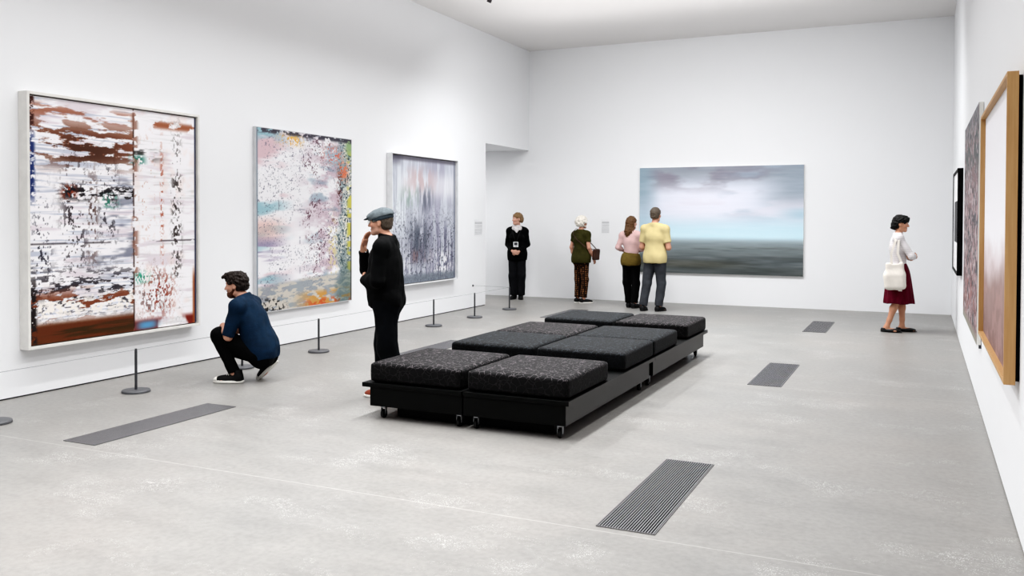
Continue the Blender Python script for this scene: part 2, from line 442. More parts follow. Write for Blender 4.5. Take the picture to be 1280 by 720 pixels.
def paint_pastel():
    k = Canvas(260, 400, (246, 245, 248)); u, v = k.u, k.v
    drag = fbm(u, v, 2.5, 18, 101, 4); dn = fbm(u, v, 60, 5, 103, 3); rag = .65 * fbm(u, v, 100, 130, 105, 3) + .35 * fbm(u, v, 14, 20, 106, 4)
    k.over(st(.42 - u, 0, .3) * st(fbm(u, v, 2, 11, 107), .45, .7) * .8, (214, 178, 186))
    k.over(st(.4 - u, 0, .3) * st(fbm(u, v, 2, 12, 109), .5, .75) * .9, (150, 192, 204))
    k.over(st(.35 - u, 0, .25) * band(v, .33, .1) * st(fbm(u, v, 2, 26, 111), .35, .65) * .8, (146, 130, 164))
    k.over(st(.35 - u, 0, .25) * band(v, .45, .06) * .7, (226, 182, 172))
    k.over(st(u, .38, .7) * st(fbm(u, v, 6, 14, 113), .45, .72) * .75, (196, 170, 184))
    k.over(st(u, .4, .6) * st(fbm(u, v, 5, 16, 115), .55, .8) * .6, (128, 152, 172))
    k.over(band(u, .55, .16) * st(drag, .55, .8) * .5, (210, 196, 206))
    fl = st(rag, .63, .7)
    k.over(fl * st(u, .3, .55) * st(fbm(u, v, 5, 6, 117), .35, .6) * .85, (82, 42, 58))
    k.over(st(fbm(u, v, 110, 130, 119, 3), .74, .82) * st(fbm(u, v, 5, 7, 118), .4, .6) * .7, (92, 90, 110))
    k.over(band(v, .56, .004) * st(fbm(u, v, 14, 3, 120), .35, .6) * st(u, .3, .5) * .5, (110, 114, 134))
    k.over(band(u, .42, .006) * st(fbm(u, v, 3, 40, 136), .5, .7) * .5, (120, 116, 134))
    k.over(band(u, .21, .004) * band(v, .6, .12) * st(fbm(u, v, 3, 34, 137), .5, .65) * .6, (80, 82, 92))
    # right side: layers pulled off to greens, yellow, rust
    gr = st(u + .12 * (fbm(u, v, 4, 10, 121) - .5), .80, .9)
    k.over(gr * .85, (150, 166, 168))
    k.over(gr * st(rag, .5, .56), (236, 234, 224))
    k.over(gr * st(fbm(u, v, 90, 100, 123, 3), .6, .68), (44, 64, 74))
    k.over(st(u, .93, .97) * st(fbm(u, v, 9, 34, 125), .42, .56), (206, 198, 96))
    k.over(st(u, .9, .97) * st(v, .86, .95), (150, 178, 128))
    k.over(band(u, .78, .1) * band(v, .89, .05) * st(rag, .48, .56), (222, 106, 78))
    k.over(band(u, .9, .06) * band(v, .8, .06) * st(rag, .45, .55), (226, 120, 84))
    k.over(band(u, .86, .03) * band(v, .68, .1) * st(rag, .42, .5), (84, 36, 34))
    k.over(band(u, .78, .05) * band(v, .3, .2) * st(fbm(u, v, 50, 60, 127), .5, .6) * .9, (222, 208, 158))
    # frayed top and the grey strip along the foot
    k.over(st(v, .965, .985) * st(fbm(u, v, 30, 60, 129), .3, .5), (74, 72, 82))
    k.over(band(v, .95, .03) * band(u, .33, .12) * st(rag, .48, .56), (232, 176, 72))
    k.over(st(.14 - v + .05 * u, -.01, .02) * .85, (146, 154, 160))
    k.over(st(.14 - v + .05 * u, -.01, .02) * st(fbm(u, v, 14, 50, 134), .5, .62), (206, 200, 190))
    k.over(st(.10 - v, 0, .04) * st(u, .3, .6) * st(fbm(u, v, 9, 30, 131), .45, .58), (204, 152, 84))
    k.over(st(.05 - v, 0, .03) * st(fbm(u, v, 18, 30, 133), .52, .58) * st(u, .4, .6), (206, 96, 56))
    k.over(st(.09 - v, 0, .04) * st(.32 - u, 0, .1) * st(fbm(u, v, 60, 80, 135), .55, .66), (34, 34, 36))
    k.over(st(.4 - v, 0, .3) * gr * .5, (70, 96, 92))
    k.over(st(u, .985, .995) * st(.55 - v, 0, .1), (56, 50, 56))
    k.c *= .96; k.over(st(.018 - u, 0, .012), (120, 132, 144))
    return k

def paint_veil():
    k = Canvas(190, 330, (196, 200, 212)); u, v = k.u, k.v
    dr = fbm(u, v, 60, 4, 201, 4); dr2 = fbm(u, v, 14, 2, 203, 4); rag = fbm(u, v, 90, 70, 205, 3)
    k.over(st(dr, .3, .7) * .8, (226, 230, 240))
    k.over(st(u, .3, .75) * st(dr2, .35, .6) * .55, (150, 146, 170))
    k.over(band(v, .78, .1) * st(u, .05, .2) * .65, (248, 248, 252))
    k.over(band(u, .12, .1) * band(v, .6, .3) * st(dr, .35, .6) * .7, (240, 246, 250))
    k.over(band(u, .45, .22) * band(v, .82, .1) * st(fbm(u, v, 26, 7, 207), .35, .65) * .55, (196, 160, 160))
    k.over(band(u, .28, .13) * band(v, .68, .08) * st(fbm(u, v, 30, 8, 208), .35, .65) * .6, (136, 160, 148))
    k.over(band(u, .5, .13) * band(v, .66, .1) * st(fbm(u, v, 30, 6, 210), .3, .65) * .75, (92, 96, 112))
    k.over(band(u, .42, .16) * band(v, .33, .17) * st(fbm(u, v, 34, 5, 212), .22, .55) * .85, (72, 78, 92))
    k.over(band(u, .42, .15) * band(v, .21, .05) * st(fbm(u, v, 30, 9, 213), .3, .6) * .7, (116, 80, 80))
    k.over(st(u, .55, .8) * st(.6 - v, 0, .3) * st(dr, .42, .58) * .8, (84, 84, 108))
    k.over(st(.55 - v, 0, .4) * st(dr, .5, .62) * .7, (112, 112, 132))
    k.over(st(rag, .66, .76) * st(.6 - v, -.1, .3) * .8, (52, 54, 68))
    k.over(st(fbm(u, v, 60, 24, 209, 3), .55, .66) * st(.3 - v, 0, .12) * band(u, .78, .2), (244, 244, 248))
    k.over(st(fbm(u, v, 60, 20, 211, 3), .56, .68) * st(.34 - v, 0, .2) * st(.35 - u, 0, .2), (236, 238, 242))
    k.over(st(.085 - v, 0, .05) * .8, (92, 100, 112))
    k.over(st(.1 - v, 0, .05) * st(rag, .45, .55) * .6, (140, 150, 160))
    k.over(st(v, .955, .98) * .75, (124, 120, 134))
    k.over(st(v, .9, .97) * st(.2 - u, 0, .1) * .7, (110, 108, 124))
    k.c *= .93; k.over(st(u, .95, .99) * .6, (90, 94, 110))
    k.over(st(.02 - u, 0, .015), (96, 92, 104))
    return k

def paint_sea():
    k = Canvas(240, 150, (150, 158, 168)); u, v = k.u, k.v
    h = .335 + .012 * (u - .5)
    sky = st(v, .33, .36)
    k.c = np.ones_like(k.c) * np.array((176, 204, 216.))
    k.over(st(v, .3, .36) * st(.5 - v, 0, .15), (186, 212, 222))
    cl = fbm(u, v, 3, 6, 301, 5)
    k.over(st(v, .4, .62) * .9, (196, 200, 212))
    k.over(band(v, .66, .17) * band(u, .42, .34) * .8, (216, 216, 226))
    k.over(st(v, .78, .98) * .9, (128, 134, 144))
    k.over(st(v, .72, .9) * st(cl, .4, .65) * .8, (120, 116, 128))
    k.over(st(v, .55, .72) * st(u, .68, .95) * .8, (130, 142, 154))
    k.over(st(v, .45, .6) * st(cl, .5, .75) * st(u, .4, .7) * .6, (150, 166, 182))
    k.over(st(v, .5, .8) * st(.14 - u, 0, .14) * .75, (120, 132, 142))
    k.over(band(v, .6, .1) * st(fbm(u, v, 3, 9, 303), .5, .75) * .5, (206, 204, 214))
    k.over(st(v, .3, .5) * st(.16 - u, 0, .14) * .5, (132, 160, 176))
    k.over(band(v, .56, .05) * st(u, .8, 1.) * .6, (140, 176, 192))
    k.over(st(.34 - v, -.012, .05), (134, 148, 154))
    k.over(st(.3 - v, -.02, .06), (108, 118, 120))
    k.over(st(.24 - v, -.02, .12), (78, 84, 86))
    rip = fbm(u, v, 2.5, 26, 305, 4)
    k.over(st(.32 - v, 0, .05) * st(rip, .5, .75) * .45, (112, 122, 126))
    k.over(st(.3 - v, 0, .05) * st(rip, .5, .25) * .4, (56, 60, 60))
    k.over(st(.1 - v, 0, .06) * .5, (58, 62, 60))
    k.over(band(v, .09, .035) * st(.8 - u, 0, .4) * .6, (70, 68, 58))
    k.over(fbm(u, v, 7, 60, 307, 3) * .12, (235, 235, 240)); k.c = np.clip(k.c * 1.1, 0, 250)
    return k

def paint_moss():
    k = Canvas(150, 300, (132, 108, 110)); u, v = k.u, k.v
    a = fbm(u, v, 16, 26, 401, 4); b = fbm(u, v, 26, 34, 403, 3); c = fbm(u, v, 5, 6, 405)
    k.over(st(a, .5, .62) * .8, (176, 146, 148)); k.over(st(b, .56, .63) * .9, (56, 60, 66))
    k.over(st(fbm(u, v, 28, 40, 407, 3), .6, .66) * .8, (200, 186, 188))
    k.over(st(v, .55, .9) * st(c, .35, .6) * st(a, .4, .6) * .8, (64, 76, 76))
    k.over(st(v, .85, 1.) * .5, (108, 114, 120))
    k.over(st(.4 - v, 0, .2) * st(fbm(u, v, 20, 20, 409), .55, .65) * .7, (146, 78, 70))
    k.over(st(.06 - v, 0, .05), (150, 146, 134))
    k.over(st(u, 0, .12) * st(.12 - u, 0, .1) * .6, (34, 44, 46))
    return k

def paint_mist():
    k = Canvas(60, 90, (246, 245, 249)); u, v = k.u, k.v  # white upper area also holds the glass's pale reflection, painted in
    n = fbm(u, v, 4, 5, 501)
    vv = v + .12 * (n - .5)
    k.over(st(.46 - vv, 0, .16) * .8, (212, 196, 198))
    k.over(st(.36 - vv, 0, .14), (162, 138, 134))
    k.over(st(.22 - vv, 0, .2) * .8, (134, 106, 102))
    k.over(st(.3 - vv, 0, .1) * st(fbm(u, v, 14, 18, 503), .45, .7) * .5, (184, 152, 148))
    return k

# ------------------------------------------------------------------ the pictures on the walls
def left_art(name, label, y0, y1, z0, z1, depth, board, inset, canvas, fm, pm, back=True):
    """box framed picture on the left wall: local x = out of the wall"""
    t = thing(name, label, 'painting', (XL, (y0 + y1) / 2, z0))
    hw = (y1 - y0) / 2; H = z1 - z0; b = board
    f = MB().box((.002, -hw, 0), (depth, -hw + b, H)).box((.002, hw - b, 0), (depth, hw, H))
    f.box((.002, -hw + b, 0), (depth, hw - b, b)).box((.002, -hw + b, H - b), (depth, hw - b, H))
    f.build('frame', fm, t, bevel=.002)
    if back: MB().box((.003, -hw + b, b), (inset - .03, hw - b, H - b)).build('backing_board', M['recess'], t)
    g = .012 if depth > .06 else .0
    y_, z_ = hw - b - g, b + g
    c = canvas(); me = c.mesh('canvas', (inset, -y_, z_), (0, 2 * y_, 0), (0, 0, H - 2 * z_))
    link('canvas', me, pm, t)
    MB().box((inset - .03, -y_, z_), (inset - .0015, y_, H - z_)).build('stretcher', M['canvas'], t)
    return t
left_art('abstract_painting', 'largest abstract painting, white and rust brown, in a deep off-white box frame', 5.41, 7.51, .435, 2.785, .12, .026, .098, paint_rust, M['frame_white'], M['paint'])
left_art('abstract_painting', 'pastel abstract painting with green and yellow right edge, behind the crouching man', 8.51, 10.515, .46, 2.76, .05, .008, .048, paint_pastel, M['frame_silver'], M['paint'])
left_art('abstract_painting', 'grey and lilac abstract painting in a pale box frame, behind the man in the cap', 11.5, 13.625, .575, 2.642, .1, .012, .052, paint_veil, M['frame_pale'], M['paint'], back=True)

def sea_art():
    x0, x1, z0, z1 = -5.04, -1.952, .589, 2.63
    t = thing('seascape_painting', 'wide blurred seascape painting with cloudy sky on the back wall', 'painting', ((x0 + x1) / 2, YB, z0))
    hw = (x1 - x0) / 2; H = z1 - z0
    me = paint_sea().mesh('canvas', (-hw, -.05, 0), (2 * hw, 0, 0), (0, 0, H)); link('canvas', me, M['paint_flat'], t)
    MB().box((-hw, -.0485, 0), (hw, -.0002, H)).build('stretcher_frame', M['canvas'], t)
sea_art()

def right_canvas():
    y0, y1, z0, z1, d = 8.5, 11.2, .575, 2.645, .038
    t = thing('mottled_painting', 'narrow looking mottled mauve and grey canvas on the right wall beyond the timber frame', 'painting', (XR, (y0 + y1) / 2, z0))
    hw = (y1 - y0) / 2; H = z1 - z0
    me = paint_moss().mesh('canvas', (-d, hw, 0), (0, -2 * hw, 0), (0, 0, H)); link('canvas', me, M['paint'], t)
    MB().box((-d + .0015, -hw, 0), (-.004, hw, H)).build('stretcher', M['canvas'], t)
    MB().lathe([(.022, -.008), (.022, .02)], 14, (-.012, -hw + .02, -.012), np.array([[0, 0, 1], [1, 0, 0], [0, 1, 0]], float)).build('hanging_bracket', M['steel'], t)
right_canvas()
def right_timber():
    y0, y1, z0, z1 = 5.28, 7.57, .781, 2.42
    t = thing('timber_framed_picture', 'pale misty picture in a deep honey timber box frame on the right wall', 'picture', (XR, (y0 + y1) / 2, z0))
    hw = (y1 - y0) / 2; H = z1 - z0; d0, d1, b = .02, .075, .022
    f = MB().box((-d1, -hw, 0), (-d0, -hw + b, H)).box((-d1, hw - b, 0), (-d0, hw, H)).box((-d1, -hw + b, 0), (-d0, hw - b, b)).box((-d1, -hw + b, H - b), (-d0, hw - b, H))
    f.build('frame', M['wood'], t, bevel=.002)
    MB().box((-d0 + .0005, -hw + .01, .02), (-.002, hw - .02, H - .02)).build('backing_board', M['blackframe'], t)
    me = paint_mist().mesh('print', (-.042, hw - b, b), (0, -2 * (hw - b), 0), (0, 0, H - 2 * b)); link('print', me, M['paint_flat'], t)
right_timber()
def right_black():
    y0, y1, z0, z1, d = 12.5, 14.3, .931, 2.291, .065
    t = thing('black_framed_picture', 'small picture with white mount in a deep black frame, farthest on the right wall', 'picture', (XR, (y0 + y1) / 2, z0))
    hw = (y1 - y0) / 2; H = z1 - z0; b = .035
    f = MB().box((-d, -hw, 0), (-.003, -hw + b, H)).box((-d, hw - b, 0), (-.003, hw, H)).box((-d, -hw + b, 0), (-.003, hw - b, b)).box((-d, -hw + b, H - b), (-.003, hw - b, H))
    f.build('frame', M['blackframe'], t, bevel=.002)
    MB().box((-d + .012, -hw + b, b), (-.004, hw - b, H - b)).build('mount', M['mat_board'], t)
    MB().box((-d + .0105, -hw * .55, H * .3), (-d + .0115, hw * .5, H * .7)).build('print', M['gap'], t)
right_black()

# wall labels: small cards with rows of illegible faint print
def wall_label(label, loc, w, h, rows, rz):
    t = thing('wall_label', label, 'label', loc, rz)
    MB().box((-w / 2, -.003, 0), (w / 2, -.0005, h)).build('card', M['label'], t)
    mb = MB()
    for i, (a, b) in enumerate(rows): mb.box((-w * .42, -.0042, a * h), (w * .42, -.0031, b * h))
    mb.build('print', M['label_text'], t)
rows = [(.08, .13), (.18, .23), (.28, .33), (.38, .43), (.5, .55), (.6, .65), (.72, .86)]
wall_label('small faint wall label on the left wall beside the passage opening', (XL, 14.59, 1.32), .34, .29, rows, rad(90))
wall_label('small faint wall label on the back wall left of the seascape', (-5.76, YB, 1.335), .18, .28, rows, 0)

# ------------------------------------------------------------------ low barrier: posts and an elastic cord
def make_post():
    t = thing('barrier_post', '', 'barrier post')
    MB().lathe([(.118, 0), (.128, .004), (.128, .018), (.122, .024), (.02, .026)], 40).build('base', M['steel_base'], t, smooth=False)
    MB().lathe([(.0125, .0262), (.0125, .398), (.0105, .404), (.0105, .41)], 18).build('post', M['steel'], t)
    return t
POSTS = [(-6.69, 4.64, 'low grey barrier post cut by the left edge of the photo'),
         (-6.69, 6.04, 'low grey barrier post in front of the white and rust painting'),
         (-6.715, 7.5, 'low grey barrier post partly hidden behind the crouching man'),
         (-6.676, 8.80, 'low grey barrier post between the crouching man and the man in the cap'),
         (-6.70, 11.65, 'low grey barrier post just right of the man in the cap'),
         (-6.672, 12.95, 'low grey barrier post between the grey lilac painting and the passage opening'),
         (-6.695, 14.356, 'low grey barrier post in front of the gallery attendant')]
post0 = make_post()
for i, (x, y, lab) in enumerate(POSTS):
    p = post0 if i == 0 else copy_tree(post0)
    p.location = (x, y, 0); tag(p, lab, 'barrier post', 'low barrier posts along the left wall')
pts = [(-6.69, YF + .5, .4), (-6.69, 4.64, .4)] + [(x, y, .4) for x, y, _ in POSTS[1:]] + [(XL + .02, 14.37, .405)]
co = MB()
for i, (a, b) in enumerate(zip(pts[:-1], pts[1:])):
    a, b = np.array(a), np.array(b); d = (b - a) / np.linalg.norm(b - a)
    co.tube([a + d * (.0126 if i else 0), b - d * .0126], .0028, 6)
tag(co.build('elastic_cord', M['cord']), 'thin grey elastic cord strung between the low barrier posts', 'cord')
hk = MB().lathe([(.02, 0), (.02, .006), (.009, .008), (.009, .024)], 14, (XL, 14.37, .405), np.array([[0, 0, 1], [1, 0, 0], [0, 1, 0]], float))
tag(hk.build('cord_anchor', M['steel']), 'tiny dark wall anchor holding the barrier cord end', 'hook')

# ------------------------------------------------------------------ floor grates
def make_grate():
    t = thing('floor_grate', '', 'floor grate')
    W, Lh = .162, .722
    f = MB().box((-W, -Lh, .0005), (-W + .006, Lh, .006)).box((W - .006, -Lh, .0005), (W, Lh, .006)).box((-W, -Lh, .0005), (W, -Lh + .006, .006)).box((-W, Lh - .006, .0005), (W, Lh, .006))
    f.build('frame', M['grate_frame'], t)
    MB().box((-W + .006, -Lh + .006, .0005), (W - .006, Lh - .006, .0012)).build('duct_shade', M['pit'], t)  # thin black sheet on the floor, painted as the dark below the slats
    s = MB(); n = 21; pitch = (2 * W - .012) / n
    for i in range(n):
        x = -W + .006 + pitch * (i + .5); s.box((x - .0028, -Lh + .006, .0013), (x + .0028, Lh - .006, .0056))
    s.build('slats', M['grate'], t)
    return t
GR = [(-5.545, 5.21, 'long grey floor grate in the left foreground below the white and rust painting'),
      (-5.56, 9.69, 'long grey floor grate partly hidden between the man in the cap and the bench'),
      (-5.55, 14.16, 'far left floor grate almost hidden behind the farthest bench cushion'),
      (-1.404, 5.18, 'large ribbed floor grate in the right foreground, nearest of three'),
      (-1.392, 9.636, 'ribbed floor grate right of the bench, middle of three'),
      (-1.40, 14.16, 'small looking floor grate near the back wall, farthest of three')]
g0 = make_grate()
for i, (x, y, lab) in enumerate(GR):
    g = g0 if i == 0 else copy_tree(g0)
    g.location = (x, y, 0); tag(g, lab, 'floor grate', 'ribbed floor grates')

# ------------------------------------------------------------------ bench: platform units on casters, loose cushions
def make_platform(mirror):
    t = thing('bench_platform', '', 'bench base')
    s = -1 if mirror else 1           # unit spans local x 0..0.855 from the centre line outwards, y 0..2.2
    def bx(x0, x1, y0, y1, z0, z1): a, b = sorted((s * x0, s * x1)); return (a, y0, z0), (b, y1, z1)
    out = .025 if not mirror else .07
    MB().box(*bx(.005, .853, 0, 2.2, .112, .264)).build('box', M['bench_box'], t, bevel=.004)
    MB().box(*bx(.8531, .858, .004, 2.196, .112, .263)).build('side_panel', M['bench_side'], t)  # side face coloured a little paler than the black box
    MB().box(*bx(.005, .857 + out, -.012, 2.31, .2642, .3)).build('top_board', M['bench_box'], t, bevel=.003)
    if not mirror: MB().box(*bx(.857 + out, .86 + out, -.01, 2.308, .2655, .2985)).build('edge_strip', M['bench_side'], t)
    MB().box(*bx(.006, .7, .17, 2.05, .004, .1119)).build('plinth', M['bench_box'], t)
    for x in (.075, .78):
        for y in (.09, 2.12):
            c = MB().lathe([(.012, -.014), (.034, -.012), (.036, 0), (.034, .012), (.012, .014)], 18, (s * x, y, .0365), np.array([[0, 0, 1], [1, 0, 0], [0, 1, 0]], float)).build('caster', M['caster'], t)
            f = MB().box((s * x - .03, y - .03, .106), (s * x + .03, y + .03, .1118))
            f.box((s * x - .022, y - .012, .034), (s * x - .018, y + .012, .106)).box((s * x + .018, y - .012, .034), (s * x + .022, y + .012, .106))
            f.box((s * x - .022, y - .012, .085), (s * x + .022, y + .012, .106))
            f.build('caster_fork', M['caster_metal'], c)
    return t
BX, BY = -3.22, 6.05
pr = make_platform(False); pl = make_platform(True)
pr2 = copy_tree(pr); pl2 = copy_tree(pl)
for o, y, lab in ((pr, BY, 'low black bench base unit on casters, front right, with dark side panel'), (pr2, BY + 2.325, 'low black bench base unit, back right, with dark side panel'),
                  (pl, BY, 'low black bench base unit on casters, front left'), (pl2, BY + 2.325, 'low black bench base unit, back left under the cushions')):
    o.location = (BX, y, 0); tag(o, lab, 'bench base', 'black wheeled bench base units')

def smin(a, b, k):
    h = np.clip(.5 + .5 * (b - a) / k, 0, 1); return b * (1 - h) + a * h - k * h * (1 - h)

def make_cushion(hx, hy, hz, r=.028, n=26):
    """soft rounded box with slightly crowned top"""
    V = []; 
    g = MB()
    import bmesh
    bm = bmesh.new(); bmesh.ops.create_cube(bm, size=2)
    bmesh.ops.subdivide_edges(bm, edges=bm.edges[:], cuts=n, use_grid_fill=True)
    for v in bm.verts:
        p = np.array(v.co)
        q = p * np.array((hx, hy, hz))
        inner = np.clip(q, -(np.array((hx, hy, hz)) - r), np.array((hx, hy, hz)) - r)
        d = q - inner; L = np.linalg.norm(d)
        if L > 1e-9: q = inner + d / L * r
        if p[2] > 0: q[2] += .012 * (1 - p[0] ** 4) * (1 - p[1] ** 4)
        q[:2] *= 1 + .006 * (1 - p[2] ** 2) * np.sign(1)
        v.co = q + np.array((0, 0, hz))
    me = bpy.data.meshes.new('cushion'); bm.to_mesh(me); bm.free()
    me.polygons.foreach_set('use_smooth', np.ones(len(me.polygons), dtype=bool))
    return me
cme = make_cushion(.421, .463, .08)
CU = [(-3.675, 6.54, 'a', 'quilted black bench cushion, front row left, nearest the man in the cap'),
      (-2.775, 6.54, 'a', 'quilted black bench cushion, front row right, nearest the camera'),
      (-3.665, 7.90, 'b', 'black bench cushion, second row left, behind the first gap'),
      (-2.775, 7.90, 'b', 'blue-black bench cushion, second row right'),
      (-3.665, 8.84, 'a', 'brownish black bench cushion, third row left, touching the row in front'),
      (-2.775, 8.84, 'b', 'blue-black bench cushion, third row right, touching the row in front'),
      (-3.665, 10.20, 'b', 'blue-black bench cushion, back row left, beyond the second gap'),
      (-2.775, 10.20, 'a', 'brownish black bench cushion, back row right, beyond the second gap')]
rr = random.Random(4)
cms = {}
for i, (x, y, k, lab) in enumerate(CU):
    if k not in cms:
        me = cme if not cms else cme.copy(); me.materials.clear(); me.materials.append(M['cush_' + k]); cms[k] = me
    o = bpy.data.objects.new('bench_cushion', cms[k]); COL.objects.link(o)
    o.location = (x, y, .3005); o.rotation_euler[2] = rad(rr.uniform(-.5, .5) if i not in (2, 3, 4, 5) else 0)
    tag(o, lab, 'cushion', 'loose black cushions on the bench')

# ------------------------------------------------------------------ ceiling spotlight (only its tip shows)
def spotlight():
    t = thing('ceiling_spotlight', 'small dark ceiling spotlight at the top edge above the left wall', 'spotlight', (-6.08, 12.3, ZC))
    MB().box((-.03, -.1, -.03), (.03, .1, -.001)).build('mount', M['spot'], t, bevel=.004)
    MB().tube([(0, 0, -.03), (0, 0, -.06)], .01).build('stem', M['spot'], t)
    MB().lathe([(.02, .05), (.03, .045), (.036, -.03), (.036, -.05), (.03, -.052)], 20, (0, 0, -.09), np.array([[.9, 0, .43], [0, 1, 0], [-.43, 0, .9]])).build('head', M['spot'], t)
spotlight()
#PEOPLE-BEGIN
# ------------------------------------------------------------------ figures: smooth unions of tapered limbs, polygonised with surface nets
A = lambda *p: np.array(p, float)
def unit(v): v = np.asarray(v, float); return v / np.linalg.norm(v)
def frame(fwd, up):
    """columns right, forward, up"""
    u = unit(up); f = unit(np.asarray(fwd, float) - u * (np.asarray(fwd, float) @ u)); return np.stack([np.cross(f, u), f, u], 1)
I3 = np.eye(3)
def cone(a, b, ra, rb, k=.02, clips=()): return dict(t='c', a=A(*a), b=A(*b), ra=ra, rb=rb, k=k, clips=list(clips))
def ell(c, r, R=I3, k=.02, clips=()): return dict(t='e', c=A(*c), r=A(*r), R=R, k=k, clips=list(clips))
def rbox(c, h, r, R=I3, k=.01, clips=()): return dict(t='b', c=A(*c), h=A(*h), rr=r, R=R, k=k, clips=list(clips))
def grow(ps, d, clips=(), k=None):
    o = []
    for p in ps:
        q = dict(p); q['clips'] = list(p['clips']) + list(clips)
        if k: q['k'] = k
        if p['t'] == 'c': q['ra'] = p['ra'] + d; q['rb'] = p['rb'] + d
        elif p['t'] == 'e': q['r'] = p['r'] + d
        else: q['rr'] = p['rr'] + d
        o.append(q)
    return o
def pbox(p):
    if p['t'] == 'c':
        m = max(p['ra'], p['rb']); return np.minimum(p['a'], p['b']) - m, np.maximum(p['a'], p['b']) + m
    h = p['r'] if p['t'] == 'e' else p['h'] + p['rr']
    e = np.abs(p['R']) @ h; return p['c'] - e, p['c'] + e
def pdist(p, X, Y, Z):
    if p['t'] == 'c':
        a, b = p['a'], p['b']; ba = b - a; L = ba @ ba + 1e-12
        px, py, pz = X - a[0], Y - a[1], Z - a[2]
        t = np.clip((px * ba[0] + py * ba[1] + pz * ba[2]) / L, 0, 1)
        d = np.sqrt((px - t * ba[0]) ** 2 + (py - t * ba[1]) ** 2 + (pz - t * ba[2]) ** 2) - (p['ra'] + (p['rb'] - p['ra']) * t)
    else:
        c, R = p['c'], p['R']; q = [(X - c[0]) * R[0, i] + (Y - c[1]) * R[1, i] + (Z - c[2]) * R[2, i] for i in range(3)]
        if p['t'] == 'e':
            r = p['r']; k0 = np.sqrt(sum((q[i] / r[i]) ** 2 for i in range(3))); k1 = np.sqrt(sum((q[i] / r[i] ** 2) ** 2 for i in range(3)))
            d = k0 * (k0 - 1) / np.maximum(k1, 1e-6)
        else:
            w = [np.abs(q[i]) - p['h'][i] for i in range(3)]
            d = np.sqrt(sum(np.maximum(x, 0) ** 2 for x in w)) + np.minimum(np.maximum(np.maximum(w[0], w[1]), w[2]), 0) - p['rr']
    for pt, n in p['clips']: d = np.maximum(d, (X - pt[0]) * n[0] + (Y - pt[1]) * n[1] + (Z - pt[2]) * n[2])
    return d
def nets(F, org, h):
    S = F < 0; n = np.array(F.shape)
    cs = [(a, b, c) for a in (0, 1) for b in (0, 1) for c in (0, 1)]
    sl = lambda a, m: slice(a, m - 1 + a)
    cnt = sum(S[sl(a, n[0]), sl(b, n[1]), sl(c, n[2])].astype(np.int8) for a, b, c in cs)
    act = (cnt > 0) & (cnt < 8); idx = np.argwhere(act)
    ids = -np.ones(act.shape, np.int64); ids[act] = np.arange(len(idx))
    vals = np.stack([F[idx[:, 0] + a, idx[:, 1] + b, idx[:, 2] + c] for a, b, c in cs], 1)
    acc = np.zeros((len(idx), 3)); num = np.zeros(len(idx)); cc = np.array(cs, float)
    for i in range(8):
        for j in range(i + 1, 8):
            if abs(cc[i] - cc[j]).sum() != 1: continue
            va, vb = vals[:, i], vals[:, j]; m = (va < 0) != (vb < 0)
            t = np.where(m, va / np.where(m, va - vb, 1), 0)
            acc += np.where(m[:, None], cc[i] + t[:, None] * (cc[j] - cc[i]), 0); num += m
    V = org + h * (idx + acc / num[:, None])
    Q = []
    e = S[:-1, 1:-1, 1:-1] != S[1:, 1:-1, 1:-1]; I = np.argwhere(e); i, j, k = I.T
    q = np.stack([ids[i, j, k], ids[i, j + 1, k], ids[i, j + 1, k + 1], ids[i, j, k + 1]], 1); fl = ~S[i, j + 1, k + 1]; q[fl] = q[fl][:, ::-1]; Q.append(q)
    e = S[1:-1, :-1, 1:-1] != S[1:-1, 1:, 1:-1]; I = np.argwhere(e); i, j, k = I.T
    q = np.stack([ids[i, j, k], ids[i, j, k + 1], ids[i + 1, j, k + 1], ids[i + 1, j, k]], 1); fl = ~S[i + 1, j, k + 1]; q[fl] = q[fl][:, ::-1]; Q.append(q)
    e = S[1:-1, 1:-1, :-1] != S[1:-1, 1:-1, 1:]; I = np.argwhere(e); i, j, k = I.T
    q = np.stack([ids[i, j, k], ids[i + 1, j, k], ids[i + 1, j + 1, k], ids[i, j + 1, k]], 1); fl = ~S[i + 1, j + 1, k]; q[fl] = q[fl][:, ::-1]; Q.append(q)
    return V, np.concatenate(Q)
def wob(V, s, amp, seed=0):
    r = rng(seed); o = np.zeros(len(V))
    for _ in range(6):
        d = r.randn(3) * s; o += np.sin(V @ d + r.rand() * 6.28)
    return amp * o / 3
